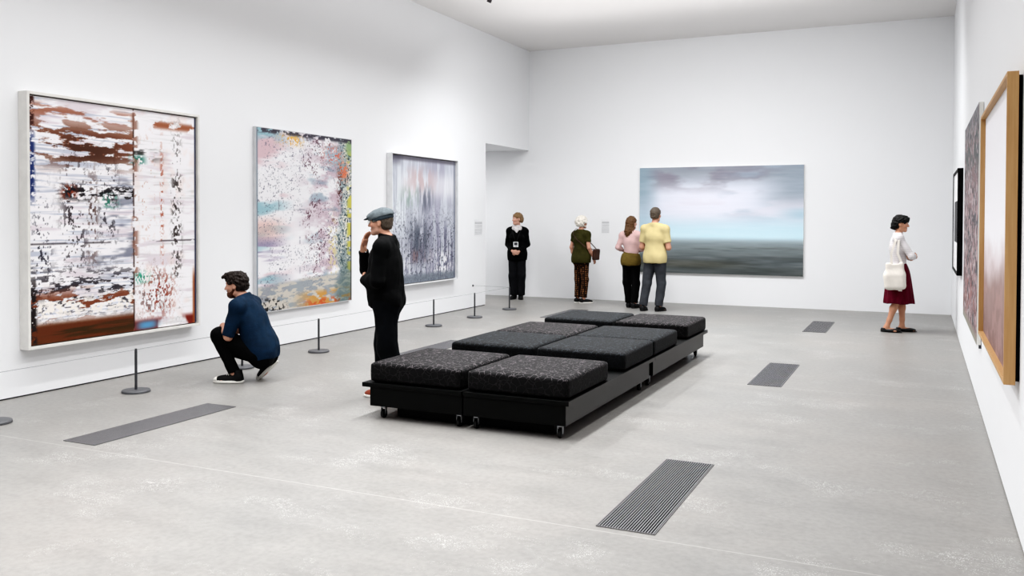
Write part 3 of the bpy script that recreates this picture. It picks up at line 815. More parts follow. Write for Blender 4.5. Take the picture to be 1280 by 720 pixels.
def sdf_mesh(name, prims, m, parent, h=.008, cut=(), ripple=None, smooth_it=0, stretch=None):
    los, his = zip(*(pbox(p) for p in prims)); pad = .02 + 2 * h
    lo = np.min(los, 0) - pad; hi = np.max(his, 0) + pad
    n = np.ceil((hi - lo) / h).astype(int) + 1
    F = np.full(n, 1.0)
    ax = [lo[i] + h * np.arange(n[i]) for i in range(3)]
    def region(p, mar):
        a, b = pbox(p); i0 = np.maximum(np.floor((a - mar - lo) / h).astype(int), 0); i1 = np.minimum(np.ceil((b + mar - lo) / h).astype(int) + 1, n)
        s = tuple(slice(x, y) for x, y in zip(i0, i1)); return s, np.meshgrid(*[ax[i][s[i]] for i in range(3)], indexing='ij', sparse=True)
    for p in prims:
        s, g = region(p, p['k'] + 2 * h); F[s] = smin(F[s], pdist(p, *g), p['k'])
    for p in cut:
        s, g = region(p, 3 * h); F[s] = np.maximum(F[s], -pdist(p, *g))
    V, Q = nets(F, lo, h)
    if ripple:
        me0 = mesh_np('tmp', V, Q); N = np.zeros(len(V) * 3, np.float32); me0.vertex_normals.foreach_get('vector', N) if hasattr(me0, 'vertex_normals') else None
        bpy.data.meshes.remove(me0); N = N.reshape(-1, 3)
        for s_, a_, sd in ripple: V = V + N * wob(V, np.array(s_) if hasattr(s_, '__len__') else s_, a_, sd)[:, None]
    me = mesh_np(name, V, Q); o = link(name, me, m, parent, smooth=True)
    return o

# ---- skeleton
def stand(H, width=1.0):
    s = H / 1.75; w = width
    J = dict(s=s, pel=A(0, 0, .93) * s, pelR=I3.copy(), ch=A(0, 0, 1.26) * s, chR=I3.copy(), nk=A(0, -.012, 1.455) * s, hd=A(0, .02, 1.63) * s, hdR=I3.copy())
    for sd, x in (('L', -1), ('R', 1)):
        J['sh' + sd] = A(x * .178 * w, -.01, 1.39) * s; J['el' + sd] = A(x * .225 * w, -.035, 1.115) * s; J['wr' + sd] = A(x * .225 * w, .02, .875) * s
        J['hip' + sd] = A(x * .085, 0, .91) * s; J['kn' + sd] = A(x * .09, .012, .49) * s; J['an' + sd] = A(x * .085, -.02, .085) * s
        J['ft' + sd] = frame((x * .18, 1, 0), (0, 0, 1))
        J['hdir' + sd] = A(0, .12, -1); J['hpalm' + sd] = A(-x, 0, 0); J['curl' + sd] = .35; J['thumb' + sd] = A(0, 1, 0)
    return J
def hand_prims(J, sd, s):
    W = J['wr' + sd]; d = unit(J['hdir' + sd]); n = J['hpalm' + sd]; n = unit(n - d * (n @ d)); t = J['thumb' + sd]; t = t - d * (t @ d); t = unit(t - n * (t @ n))
    R = np.stack([t, d, n], 1); c = J['curl' + sd]; P = []
    P.append(rbox(W + d * .048 * s, (.027 * s, .034 * s, .004 * s), .011 * s, R, .015))
    for x, L in ((.03, .07), (.0105, .08), (-.009, .074), (-.028, .058)):
        b = W + (d * .09 + t * x) * s; dirs = [unit(d * math.cos(a) + n * math.sin(a) + t * x * 1.5) for a in (c * .6, c * 1.5, c * 2.3)]
        r = .0088 * s; p = b
        for q, (dd, fr) in enumerate(zip(dirs, (.45, .32, .26))):
            e = p + dd * L * fr * s * 1.05; P.append(cone(p - dd * .004, e, r, r * .92, .004)); r *= .92; p = e
    b = W + (d * .022 + t * .026) * s; dd = unit(d * .75 + t * .6 + n * .25); e = b + dd * .045 * s
    P.append(cone(b, e, .0125 * s, .0105 * s, .01)); P.append(cone(e, e + unit(d + t * .12 + n * .3) * .034 * s, .0102 * s, .0082 * s, .004))
    return P
def body_prims(J, g=1.0, fem=False, leg=1.0):
    s = J['s']; P = {}
    R, C = J['pelR'], J['chR']; pel, ch, nk = J['pel'], J['ch'], J['nk']
    mid = pel * .5 + ch * .5; mR = frame(R[:, 1] + C[:, 1], R[:, 2] + C[:, 2])
    w1, w2, w3 = (.168, .128, .148) if fem else (.158, .142, .165)
    T = [ell(pel + R @ A(0, -.005, 0) * s, A(w1 * g, .112 * g, .12) * s, R, .04), ell(mid + mR @ A(0, .005, 0) * s, A(w2 * g, .1 * g, .16) * s, mR, .05),
         ell(ch, A(w3 * g, .112 * g, .165) * s, C, .05)]
    for x in (-1, 1): T.append(ell(pel + R @ A(x * .075, -.05 if fem else -.03, -.05) * s, A(.09, .085, .095) * s * g * (1 if fem else .9), R, .05))
    if fem:
        for x in (-1, 1): T.append(ell(ch + C @ A(x * .07, .085, -.0) * s, A(.062, .055, .06) * s, C, .03))
    top = ch + C @ A(0, -.01, .12) * s
    for sd, x in (('L', -1), ('R', 1)):
        T.append(cone(top + C @ A(x * .05, 0, 0) * s, J['sh' + sd], .064 * s * g, .046 * s * g, .05))
        T.append(cone(nk + C @ A(0, -.01, .015) * s, J['sh' + sd] + C @ A(0, -.005, .012) * s, .042 * s, .03 * s, .04))
    P['torso'] = T
    hd, Hd = J['hd'], J['hdR']; h = lambda *p: hd + Hd @ (A(*p) * s)
    P['neck'] = [cone(nk - C[:, 2] * .03 * s, h(0, -.022, -.06), .058 * s * (.88 if fem else 1), .05 * s * (.88 if fem else 1), .03)]
    e = lambda c, r, k=.02: ell(h(*c), A(*r) * s, Hd, k)
    P['head'] = [e((0, -.014, .03), (.075, .096, .086)), e((0, .022, -.035), (.058, .066, .074), .03), e((0, .068, -.095), (.026, .02, .018), .025),
        cone(h(-.045, .012, -.075), h(-.02, .066, -.095), .018 * s, .016 * s, .025), cone(h(.045, .012, -.075), h(.02, .066, -.095), .018 * s, .016 * s, .025),
        cone(h(-.034, .074, .03), h(.034, .074, .03), .0125 * s, .0125 * s, .018), cone(h(0, .084, .014), h(0, .107, -.026), .008 * s, .0125 * s, .012),
        e((-.012, .096, -.03), (.009, .009, .008), .008), e((.012, .096, -.03), (.009, .009, .008), .008),
        cone(h(-.018, .083, -.059), h(.018, .083, -.059), .007 * s, .007 * s, .008), cone(h(-.014, .081, -.069), h(.014, .081, -.069), .008 * s, .008 * s, .008),
        e((-.04, .062, -.022), (.022, .02, .02), .03), e((.04, .062, -.022), (.022, .02, .02), .03),
        e((-.031, .076, .008), (.0125, .0125, .0115), .004), e((.031, .076, .008), (.0125, .0125, .0115), .004)]
    for x in (-1, 1): P['head'] += [ell(h(x * .077, -.008, -.004), A(.008, .019, .033) * s, Hd, .008), ell(h(x * .075, .002, -.026), A(.008, .01, .012) * s, Hd, .008)]
    for sd, x in (('L', -1), ('R', 1)):
        sh, el, wr = J['sh' + sd], J['el' + sd], J['wr' + sd]; a = (.85 if fem else 1.) * s * g
        P['armU' + sd] = [cone(sh, el, .053 * a, .041 * a, .03)]
        P['armF' + sd] = [cone(el, el * .6 + wr * .4, .041 * a, .041 * a, .02), cone(el * .6 + wr * .4, wr, .041 * a, .026 * a, .02)]
        P['hand' + sd] = hand_prims(J, sd, s * (.9 if fem else 1))
        hip, kn, an = J['hip' + sd], J['kn' + sd], J['an' + sd]; l = s * leg
        P['legU' + sd] = [cone(hip, hip * .4 + kn * .6, .088 * l, .066 * l, .04), cone(hip * .4 + kn * .6, kn, .066 * l, .053 * l, .02)]
        bend = unit(np.cross(unit(kn - hip), unit(an - kn)) + A(1e-6, 0, 0)); F = J['ft' + sd]
        back = -unit(F[:, 1] - unit(an - kn) * (F[:, 1] @ unit(an - kn)))
        cm = kn * .68 + an * .32 + back * .009 * s
        P['legL' + sd] = [cone(kn, cm, .049 * l, .051 * l, .02), cone(cm, kn * .25 + an * .75, .051 * l, .037 * l, .03), cone(kn * .25 + an * .75, an, .037 * l, .036 * l, .02)]
        f = lambda *p: an + F @ (A(p[0], p[1], p[2] - .085) * s)
        P['foot' + sd] = [cone(an, f(0, -.035, .035), .036 * s, .03 * s, .02), cone(f(0, -.02, .045), f(0, .1, .026), .036 * s, .026 * s, .02), cone(f(0, .1, .026), f(-x * .012, .16, .022), .028 * s, .018 * s, .02),
                          ell(f(x * .004, .11, .024), A(.044, .05, .02) * s, F, .02)]
    return P
def paint_skin(o, J, skin, hairc, lip=(176, 96, 88), stubble=None):
    me = o.data; n = len(me.vertices); V = np.zeros(n * 3, np.float32); me.vertices.foreach_get('co', V); V = V.reshape(-1, 3)
    q = ((V - J['hd']) @ J['hdR']) / J['s']
    skin = np.array(skin, float); skin = skin * .86 + skin.mean() * .1      # muted, as in the photograph
    C = np.ones((n, 3)) * skin
    ball = lambda c, r: np.linalg.norm((q - A(*c)) / A(*r), axis=1) < 1
    def tint(m, c, f=1.): C[m] = C[m] * (1 - f) + np.array(c, float) * f
    inh = np.linalg.norm(q, axis=1) < .14
    for x in (-1, 1):
        tint(inh & ball((x * .045, .07, -.025), (.024, .03, .02)), (214, 140, 120), .3)
        tint(inh & ball((x * .032, .09, .031), (.02, .02, .0055)), hairc, .8)
        tint(inh & ball((x * .031, .088, .008), (.0135, .012, .007)), (236, 232, 226)); tint(inh & ball((x * .031, .09, .008), (.0062, .01, .0062)), (40, 28, 22))
        tint(inh & ball((x * .031, .088, .0155), (.014, .014, .0025)), (60, 40, 34))
    tint(inh & ball((0, .09, -.064), (.024, .02, .011)), lip)
    if stubble is not None: tint(inh & (q[:, 2] < -.045) & (q[:, 1] > .0), stubble, .35)
    a = me.color_attributes.new('paint', 'FLOAT_COLOR', 'POINT'); D = np.ones((n, 4), np.float32); D[:, :3] = lin(C / 255.); a.data.foreach_set('color', D.ravel())
def make_body(J, P, label, loc, rz, skin, hairc, h=.008, **kw):
    ps = sum((P[k] for k in P), [])
    o = sdf_mesh('person', ps, M['skin'], None, h); paint_skin(o, J, skin, hairc, **kw)
    o.location = loc; o.rotation_euler = (0, 0, rz); tag(o, label, 'person'); return o
# ---- clothing
def torso_cloth(P, J, d, hem, collar=.0):
    """torso garment reaching `hem` metres below the pelvis centre"""
    R = J['pelR']; pt = J['pel'] - R[:, 2] * hem * J['s']; nkc = (J['nk'] + J['chR'][:, 2] * (.035 + collar) * J['s'], J['chR'][:, 2])
    w = float(P['torso'][0]['r'][0]) + d + .012
    return grow(P['torso'], d, [(pt, -R[:, 2]), nkc], .04) + ([ell(J['pel'] - R[:, 2] * .03 * J['s'], (w + .008, .145 * J['s'], .34), R, .05, [(pt, -R[:, 2])])] if hem > .08 else [])
def sleeve(J, sd, upto, r0, r1, r2=None):
    """upto 0..1 along the upper arm, 1..2 along the forearm"""
    s = J['s']; sh, el, wr = J['sh' + sd], J['el' + sd], J['wr' + sd]; o = []
    if upto <= 1:
        e = sh + (el - sh) * upto; o.append(cone(sh, e + unit(el - sh) * .03, r0 * s, r1 * s, .04, [(e, unit(el - sh))]))
    else:
        e = el + (wr - el) * (upto - 1); dn = unit(wr - el)
        o += [cone(sh, el, r0 * s, r1 * s, .04), cone(el, e + dn * .03, r1 * s, (r2 or r1) * s, .02, [(e, dn)])]
    return o
def trousers(P, J, d, waist, rt, rk, ra, length=1.0, fem=False):
    s = J['s']; R = J['pelR']; pt = J['pel'] + R[:, 2] * waist * s
    o = grow(P['torso'][:1] + P['torso'][3:5], d, [(pt, R[:, 2])])
    o += grow(P['torso'][1:2], d * .8, [(pt, R[:, 2])])
    for sd in 'LR':
        hip, kn, an = J['hip' + sd], J['kn' + sd], J['an' + sd]
        e = kn + (an - kn) * length; dn = unit(an - kn)
        o += [cone(hip, kn, rt * s, rk * s, .04), cone(kn, e + dn * .03, rk * s, ra * s, .025, [(e, dn)])]
    return o
def shoe(J, sd, mat, sole_mat, parent, h=.006, top=.1, low=False, sole_h=.022, toe=None):
    s = J['s']; an = J['an' + sd]; F = J['ft' + sd]; x = -1 if sd == 'L' else 1
    f = lambda *p: an + F @ (A(p[0], p[1], p[2] - .085) * s)
    bot = (f(0, 0, sole_h), -F[:, 2]); tp = (f(0, 0, top), F[:, 2])
    ps = [ell(f(0, .06, .03), A(.05, .142, .048) * s, F, .02, [bot]), cone(f(0, -.035, .04), f(0, -.022, top + .02), .045 * s, .044 * s, .025, [bot, tp]), cone(f(0, -.03, .06), f(0, .09, .03), .046 * s, .036 * s, .02, [bot])]
    cut = []
    if low:
        cut = [ell(f(0, .03, .075), A(.036, .075, .046) * s, F)]
        ps = [ell(f(0, .055, .026), A(.048, .142, .034) * s, F, .02, [bot]), cone(f(0, -.04, .03), f(0, -.04, .06), .045 * s, .042 * s, .02, [bot, (f(0, 0, .062), F[:, 2])])]
    o = sdf_mesh('shoe', ps, mat, parent, h, cut)
    sp = [ell(f(0, .06, sole_h * .5), A(.056, .152, .06) * s, F, .01, [(f(0, 0, sole_h + .001), F[:, 2]), (f(0, 0, .001), -F[:, 2])])]
    sdf_mesh('sole', sp, sole_mat, o, .0055)
    if toe: sdf_mesh('toe_cap', [ell(f(0, .13, .03), A(.05, .078, .038) * s, F, .01, [(f(0, .165, 0), -F[:, 1]), bot])], toe, o, .0055)
    return o
def hair_cap(J, d, zf=.045, ext=(), name='hair', m=None, parent=None, h=.007, bump=.004, side=.035, back=-.06, top=None):
    """hair over the skull; hairline rises to zf at the forehead"""
    s = J['s']; Hd = J['hdR']; hp = lambda *p: J['hd'] + Hd @ (A(*p) * s)
    hl = (hp(0, .085, zf), Hd @ unit(A(0, .62, -.55)))
    bk = (hp(0, 0, back), -Hd[:, 2])
    tp = [(hp(0, 0, top), Hd[:, 2])] if top else []
    ps = [ell(hp(0, -.016, .034), A(.077 + d, .099 + d, .088 + d) * s, Hd, .02, [hl, bk] + tp), ell(hp(0, -.05, -.02), A(.062 + d, .055 + d, .075) * s, Hd, .02, [bk])] + list(ext)
    cut = [ell(hp(x * .09, .022, -.03), A(.045, .055, side + .02) * s, Hd) for x in (-1, 1)]
    return sdf_mesh(name, ps, m, parent, h, cut, ripple=[(150, bump, 3), (70, bump * .8, 5)])
FOLD = [((24, 24, 26), .0045, 11), ((70, 70, 40), .0014, 13)]
SOFT = [((16, 16, 20), .0035, 12), ((60, 60, 34), .001, 13)]

def face_rz(dx, dy): return math.atan2(dy, dx) - math.pi / 2

# ---- 1: man in a flat cap, hand at his mouth
def man_cap():
    J = stand(1.735, 1.06); s = J['s']
    J['ch'] = A(0, -.02, 1.25); J['nk'] = A(0, -.03, 1.445); J['hd'] = A(0, .025, 1.605); J['hdR'] = frame((0, 1, -.05), (0, .05, 1))
    J['shR'] = A(.185, -.02, 1.385); J['elR'] = A(.155, .2, 1.165); J['wrR'] = A(.05, .2, 1.365); J['hdirR'] = A(-.03, -.25, 1); J['hpalmR'] = A(-.3, -1, -.2); J['thumbR'] = A(-1, .1, 0); J['curlR'] = .3
    J['shL'] = A(-.185, -.035, 1.385); J['elL'] = A(-.235, -.01, 1.095); J['wrL'] = A(-.02, .175, 1.085); J['hdirL'] = A(1, .25, 0); J['hpalmL'] = A(0, -.9, .2); J['thumbL'] = A(0, 0, 1); J['curlL'] = .5
    J['pel'] = A(0, -.035, .93); J['hipL'] = A(-.085, -.035, .91); J['hipR'] = A(.085, -.035, .91); J['anL'] = A(-.1, -.17, .085); J['anR'] = A(.1, .015, .085); J['knL'] = A(-.095, -.07, .49); J['knR'] = A(.095, .015, .49)
    P = body_prims(J, 1.1)
    o = make_body(J, P, 'man in grey flat cap and black jacket, hand to his mouth, standing behind the bench', (-4.40, 6.74, 0), face_rz(-.95, -.30), (204, 146, 120), (96, 84, 74), .0055, stubble=(160, 130, 118))
    jk = torso_cloth(P, J, .026, .075) + sleeve(J, 'R', 1.9, .07, .06, .046) + sleeve(J, 'L', 1.9, .07, .06, .046)
    jk += [ell(J['pel'] * .5 + J['ch'] * .5 + A(0, .0, -.02), (.205, .15, .26), I3, .06, [(J['pel'] - A(0, 0, .075), A(0, 0, -1))]), cone(J['pel'] + A(0, .035, .16), J['pel'] + A(0, .035, -.1), .14, .13, .06, [(J['pel'] - A(0, 0, .075), A(0, 0, -1))])]
    jk += [cone(J['nk'] + A(0, -.012, -.02), J['nk'] + A(0, .008, .05), .084, .072, .02, [(J['nk'] + A(0, 0, .058), unit(A(0, -.25, 1)))])]
    c = sdf_mesh('jacket', jk, M['black'], o, .007, ripple=FOLD)
    sdf_mesh('trousers', trousers(P, J, .018, .03, .11, .092, .094, .97), M['denim_dark'], o, .008, ripple=FOLD)
    for sd in 'LR': shoe(J, sd, M['shoe_brown'], M['sole_white'], o, top=.08)
    Hd = J['hdR']; hp = lambda *p: J['hd'] + Hd @ (A(*p) * s)
    hair_cap(J, .006, .03, m=M['hair_grey'], parent=o, bump=.002, back=-.07, top=.06)
    up = Hd @ unit(A(0, .22, 1)); CR = frame(Hd @ unit(A(0, 1, -.22)), up)
    pl = (hp(0, 0, .044), -up)
    cp = sdf_mesh('cap', [ell(hp(0, -.014, .05), A(.093, .12, .082) * s, CR, .02, [pl]), ell(hp(0, .05, .062), A(.08, .078, .034) * s, CR, .03, [pl])], M['cap'], o, .006, ripple=[(60, .002, 2)])
    sdf_mesh('brim', [ell(hp(0, .098, .043), A(.07, .058, .009) * s, frame(Hd @ unit(A(0, 1, -.3)), Hd @ unit(A(0, .3, 1))), .01)], M['cap_dark'], cp, .005)
    sdf_mesh('band', [ell(hp(0, -.014, .036), A(.09, .112, .07) * s, CR, .01, [pl and (hp(0, 0, .05), up), (hp(0, 0, .012), -up), (hp(0, .06, 0), Hd[:, 1])])], M['cap_dark'], cp, .006)
    g = MB()
    for x in (-1, 1):
        g.tube([hp(x * .033 + .021 * math.cos(a), .101, .006 + .017 * math.sin(a)) for a in np.linspace(0, 2 * math.pi, 17)], .0014, 6)
        g.tube([hp(x * .054, .1, .01), hp(x * .077, .06, .012), hp(x * .083, -.005, .012)], .0014, 6)
    g.tube([hp(-.012, .101, .01), hp(0, .108, .012), hp(.012, .101, .01)], .0014, 6); g.build('glasses', M['wire'], o)
    MB().lathe([(.006, 0), (.006, .004), (.001, .005)], 10, J['wrR'] + A(-.028, -.03, -.03), frame((0, 0, 1), (-.6, -.8, 0))).build('cuff_button', M['button'], c)
man_cap()

# ---- 2: crouching man
def man_crouch():
    J = stand(1.8); s = J['s']
    J['pel'] = A(.0, -.17, .29); J['pelR'] = frame((0, 1, -.15), (0, .22, 1))
    J['ch'] = A(0, -.075, .63); J['chR'] = frame((0, 1, -.45), (0, .42, 1)); J['nk'] = A(0, .015, .825); J['hd'] = A(0, .095, .965); J['hdR'] = frame((-.1, 1, -.12), (0, .12, 1))
    J['shL'] = A(-.19, .0, .765); J['shR'] = A(.19, .0, .765)
    J['elL'] = A(-.205, .085, .475); J['wrL'] = A(-.05, .21, .565); J['hdirL'] = A(1, .12, -.15); J['hpalmL'] = A(0, -.2, -1); J['thumbL'] = A(-.4, 1, 0)
    J['elR'] = A(.21, .12, .49); J['wrR'] = A(.05, .2, .51); J['hdirR'] = A(-1, .1, -.2); J['hpalmR'] = A(0, -.2, -1); J['thumbR'] = A(.4, 1, 0)
    J['hipL'] = A(-.09, -.16, .29); J['hipR'] = A(.09, -.16, .28)
    J['knL'] = A(-.12, .225, .475); J['anL'] = A(-.11, .06, .09); J['ftL'] = frame((-.12, 1, 0), (0, 0, 1))
    J['knR'] = A(.15, .2, .30); J['anR'] = A(.1, -.185, .19); J['ftR'] = frame((.1, .72, -.68), (0, .68, .72))
    P = body_prims(J, 1.0)
    o = make_body(J, P, 'bearded man in navy shirt crouching by the barrier to look at the paintings', (-6.155, 6.92, 0), face_rz(-.95, -.30), (206, 150, 126), (50, 30, 22), .0055)
    sh = torso_cloth(P, J, .024, .055) + sleeve(J, 'L', .99, .07, .056) + sleeve(J, 'R', .99, .07, .056)
    # loose shirt tail hanging behind
    R = J['pelR']
    sh += [ell(J['pel'] + R @ A(0, -.045, .06), (.19, .135, .17), R, .05, [(A(0, -.2, .245), unit(A(0, -.1, -1)))]),
           cone(J['nk'] + A(0, -.03, -.03), J['nk'] + A(0, -.008, .035), .078, .066, .02, [(J['nk'] + A(0, 0, .03), unit(A(0, -.1, 1)))])]
    sh += [ell(J['pel'] * .5 + J['ch'] * .5 + A(0, -.012, 0), (.192, .138, .24), frame((0, 1, -.3), (0, .3, 1)), .06)]
    sdf_mesh('shirt', sh, M['navy'], o, .007, ripple=FOLD)
    sdf_mesh('trousers', trousers(P, J, .018, .05, .1, .075, .055, .95), M['blackpants'], o, .007, ripple=FOLD)
    for sd in 'LR':
        b = shoe(J, sd, M['shoe_black'], M['sole_white'], o, top=.125, toe=M['sole_white'], sole_h=.026)
        F = J['ft' + sd]; f = lambda *p: J['an' + sd] + F @ (A(p[0], p[1], p[2] - .085) * s); lc = MB()
        for i in range(5):
            y = .015 + .018 * i; z = .116 - .0085 * i - .0009 * i * i
            lc.tube([f(-.03, y, z - .02), f(-.016, y + .003, z - .002), f(.016, y + .006, z - .002), f(.03, y + .009, z - .02)], .0036, 6)
        lc.tube([f(.0, .01, .118), f(-.022, .03, .122), f(-.034, .045, .1)], .003, 6).tube([f(.0, .01, .118), f(.022, .03, .122), f(.034, .045, .1)], .003, 6)
        lc.build('laces', M['sole_white'], b, smooth=True)
    Hd = J['hdR']; hp = lambda *p: J['hd'] + Hd @ (A(*p) * s)
    hair_cap(J, .014, .05, [ell(hp(0, .05, .1), A(.066, .066, .034) * s, Hd, .03), cone(hp(.02, .085, .1), hp(-.01, .12, .085), .022, .012, .02)], m=M['hair_brown'], parent=o, bump=.005)
    sdf_mesh('beard', [ell(hp(0, .042, -.085), A(.058, .056, .042) * s, Hd, .02), cone(hp(-.064, .012, -.045), hp(-.05, .04, -.08), .014, .018, .02), cone(hp(.064, .012, -.045), hp(.05, .04, -.08), .014, .018, .02),
                      cone(hp(-.024, .086, -.047), hp(.024, .086, -.047), .009, .009, .01)], M['beard'], o, .006, [ell(hp(0, .098, -.064), A(.018, .016, .007) * s, Hd)], ripple=[(140, .003, 4)])
man_crouch()

# ---- 3: attendant in black with lanyard
def attendant():
    J = stand(1.74, .92); s = J['s']
    J['hdR'] = frame((.75, .62, -.05), (0, 0, 1))
    for sd, x in (('L', -1), ('R', 1)):
        J['el' + sd] = A(x * .205, -.03, 1.11); J['wr' + sd] = A(x * .06, .18, .965); J['hdir' + sd] = A(-x * .8, .1, -.35); J['hpalm' + sd] = A(0, -1, 0) if sd == 'L' else A(0, -1, .1); J['thumb' + sd] = A(0, 0, 1); J['curl' + sd] = .5
    J['wrR'] += A(0, .045, .012); J['anL'] = A(-.07, -.02, .085); J['anR'] = A(.07, -.02, .085)
    P = body_prims(J, 1.0, True)
    o = make_body(J, P, 'gallery attendant in black with a lanyard card, hands clasped, standing by the passage opening', (-7.42, 16.28, 0), face_rz(.25, -.97), (214, 160, 138), (90, 64, 46), .008)
    sdf_mesh('jumper', torso_cloth(P, J, .018, .13) + sleeve(J, 'L', 1.9, .06, .052, .042) + sleeve(J, 'R', 1.9, .06, .052, .042), M['black'], o, .009, ripple=FOLD)
    sdf_mesh('trousers', trousers(P, J, .016, .05, .1, .085, .085, 1.0), M['charcoal'], o, .009, ripple=FOLD)
    for sd in 'LR': shoe(J, sd, M['shoe_black'], M['sole_dark'], o, .008, top=.07)
    nk = J['nk']
    sdf_mesh('scarf', [cone(nk + A(-.05, .03, -.02), nk + A(.05, .03, -.02), .062, .062, .03), cone(nk + A(0, -.04, .0), nk + A(0, .0, .02), .07, .062, .03), cone(nk + A(0, .085, -.05), nk + A(.0, .105, -.1), .04, .024, .03)], M['scarf'], o, .009, ripple=[(70, .005, 6)])
    Hd = J['hdR']; hp = lambda *p: J['hd'] + Hd @ (A(*p) * s)
    hair_cap(J, .013, .05, [ell(hp(0, -.1, -.01), A(.045, .045, .06) * s, Hd, .03)], m=M['hair_guide'], parent=o, bump=.005)
    l = MB(); yb = .165
    for x in (-1, 1): l.ribbon([nk + A(x * .075, .0, .0), nk + A(x * .08, .09, -.06), A(x * .055, .15, 1.3), A(x * .01, yb + .005, 1.165)], (1, 0, 0), .014, .003)
    ly = l.build('lanyard', M['shoe_black'], o)
    b = MB().box((-.05, yb + .005, 1.06), (.05, yb + .009, 1.165)).build('card', M['badge'], ly)
    MB().box((-.034, yb + .0092, 1.098), (.034, yb + .0102, 1.152)).box((-.034, yb + .0092, 1.085), (.02, yb + .0102, 1.09)).box((-.034, yb + .0092, 1.073), (.006, yb + .0102, 1.078)).build('print', M['badge_print'], b)
attendant()

# ---- 4: white haired woman seen from behind
def woman_white():
    J = stand(1.665, 1.02); s = J['s']
    J['elL'] = A(-.225, -.05, 1.075); J['wrL'] = A(-.225, .03, .845); J['elR'] = A(.225, -.02, 1.075); J['wrR'] = A(.2, .13, .88); J['hdirR'] = A(0, .45, -1)
    J['ftL'] = frame((-.02, 1, 0), (0, 0, 1)); J['ftR'] = frame((.5, 1, 0), (0, 0, 1)); J['hdR'] = frame((.1, 1, -.06), (0, 0, 1))
    P = body_prims(J, 1.08, True)
    o = make_body(J, P, 'white haired woman in olive top and dotted brown trousers, seen from behind', (-5.985, 16.13, 0), face_rz(.42, .9), (206, 148, 124), (220, 214, 204), .008)
    sdf_mesh('top', torso_cloth(P, J, .022, .1) + sleeve(J, 'L', .55, .062, .06) + sleeve(J, 'R', .55, .062, .06), M['olive'], o, .009, ripple=FOLD)
    sdf_mesh('trousers', trousers(P, J, .018, .03, .103, .078, .07, .93), M['dotted'], o, .009, ripple=FOLD)
    for sd in 'LR': shoe(J, sd, M['shoe_black'], M['sole_white'], o, .008, top=.07)
    Hd = J['hdR']; hp = lambda *p: J['hd'] + Hd @ (A(*p) * s); r = rng(8); ex = []
    for _ in range(110):
        d = unit(r.randn(3)); 
        if d[1] > .45 and d[2] < .6: continue
        if d[2] < -.75: continue
        ex.append(ell(hp(*(A(0, -.022, .022) + d * A(.1, .112, .105))), A(.03, .03, .028) * s, Hd, .008))
    hair_cap(J, .032, .055, ex, m=M['hair_white'], parent=o, bump=.004, back=-.075, side=.02)
    MB().lathe([(.033, 0), (.035, .004), (.033, .01)], 18, J['wrL'] + A(0, .0, .012)).build('watch_band', M['shoe_black'], o)
    return o, J
ow, JW = woman_white()
def bag_brown():
    t = thing('shoulder_bag', 'small dark brown shoulder bag at the hip of the white haired woman', 'bag', ow.location, ow.rotation_euler[2])
    sdf_mesh('body', [rbox((.272, .13, .945), (.012, .055, .085), .022, frame((0, 1, 0), (.1, 0, 1)), .01)], M['brown_bag'], t, .008, ripple=[(40, .003, 3)])
    b = MB(); b.ribbon([A(.272, .09, 1.03), A(.2, -.105, 1.1), A(.06, -.165, 1.22), A(-.06, -.155, 1.31), A(-.12, -.105, 1.39), A(-.115, -.03, 1.44), A(-.11, .06, 1.41), A(-.06, .165, 1.28), A(.1, .17, 1.15), A(.262, .17, 1.03)],
        [A(0, 1, 0), A(.3, .3, 1), A(.4, .1, 1), A(.5, .1, 1), A(1, .2, .8), A(1, 0, 0), A(1, .1, .6), A(.5, 0, 1), A(.3, 0, 1), A(0, 1, .3)], .018, .004)
    b.build('strap', M['brown_bag'], t)
bag_brown()

# ---- 5: man in pale yellow shirt, from behind
def man_yellow():
    J = stand(1.83, 1.06); s = J['s']
    for sd, x in (('L', -1), ('R', 1)):
        J['el' + sd] = A(x * .26, .0, 1.13); J['wr' + sd] = A(x * .09, .2, 1.1); J['hdir' + sd] = A(-x, .15, .1); J['hpalm' + sd] = A(0, -1, 0); J['thumb' + sd] = A(0, 0, 1)
    J['wrR'] += A(0, .05, .03)
    J['anL'] = A(-.2, -.06, .085); J['knL'] = A(-.15, -.01, .5); J['anR'] = A(.06, .03, .085); J['knR'] = A(.1, .05, .51)
    P = body_prims(J, 1.06)
    o = make_body(J, P, 'dark haired man in pale yellow shirt facing the seascape, seen from behind', (-4.27, 15.24, 0), face_rz(.18, .98), (196, 140, 116), (60, 48, 42), .008)
    sdf_mesh('shirt', torso_cloth(P, J, .022, .1) + sleeve(J, 'L', .72, .066, .064) + sleeve(J, 'R', .72, .066, .064), M['yellow'], o, .009, ripple=SOFT)
    sdf_mesh('trousers', trousers(P, J, .018, .03, .108, .08, .07, .97), M['greytrouser'], o, .009, ripple=FOLD)
    R = J['pelR']; sdf_mesh('belt', grow(P['torso'][:1] + P['torso'][3:5], .024, [(J['pel'] - A(0, 0, .06), A(0, 0, 1)), (J['pel'] - A(0, 0, .13), A(0, 0, -1))]), M['shoe_black'], o, .009)
    for sd in 'LR': shoe(J, sd, M['shoe_black'], M['sole_dark'], o, .008, top=.07)
    hair_cap(J, .01, .05, m=M['hair_grey'], parent=o, bump=.003)
man_yellow()

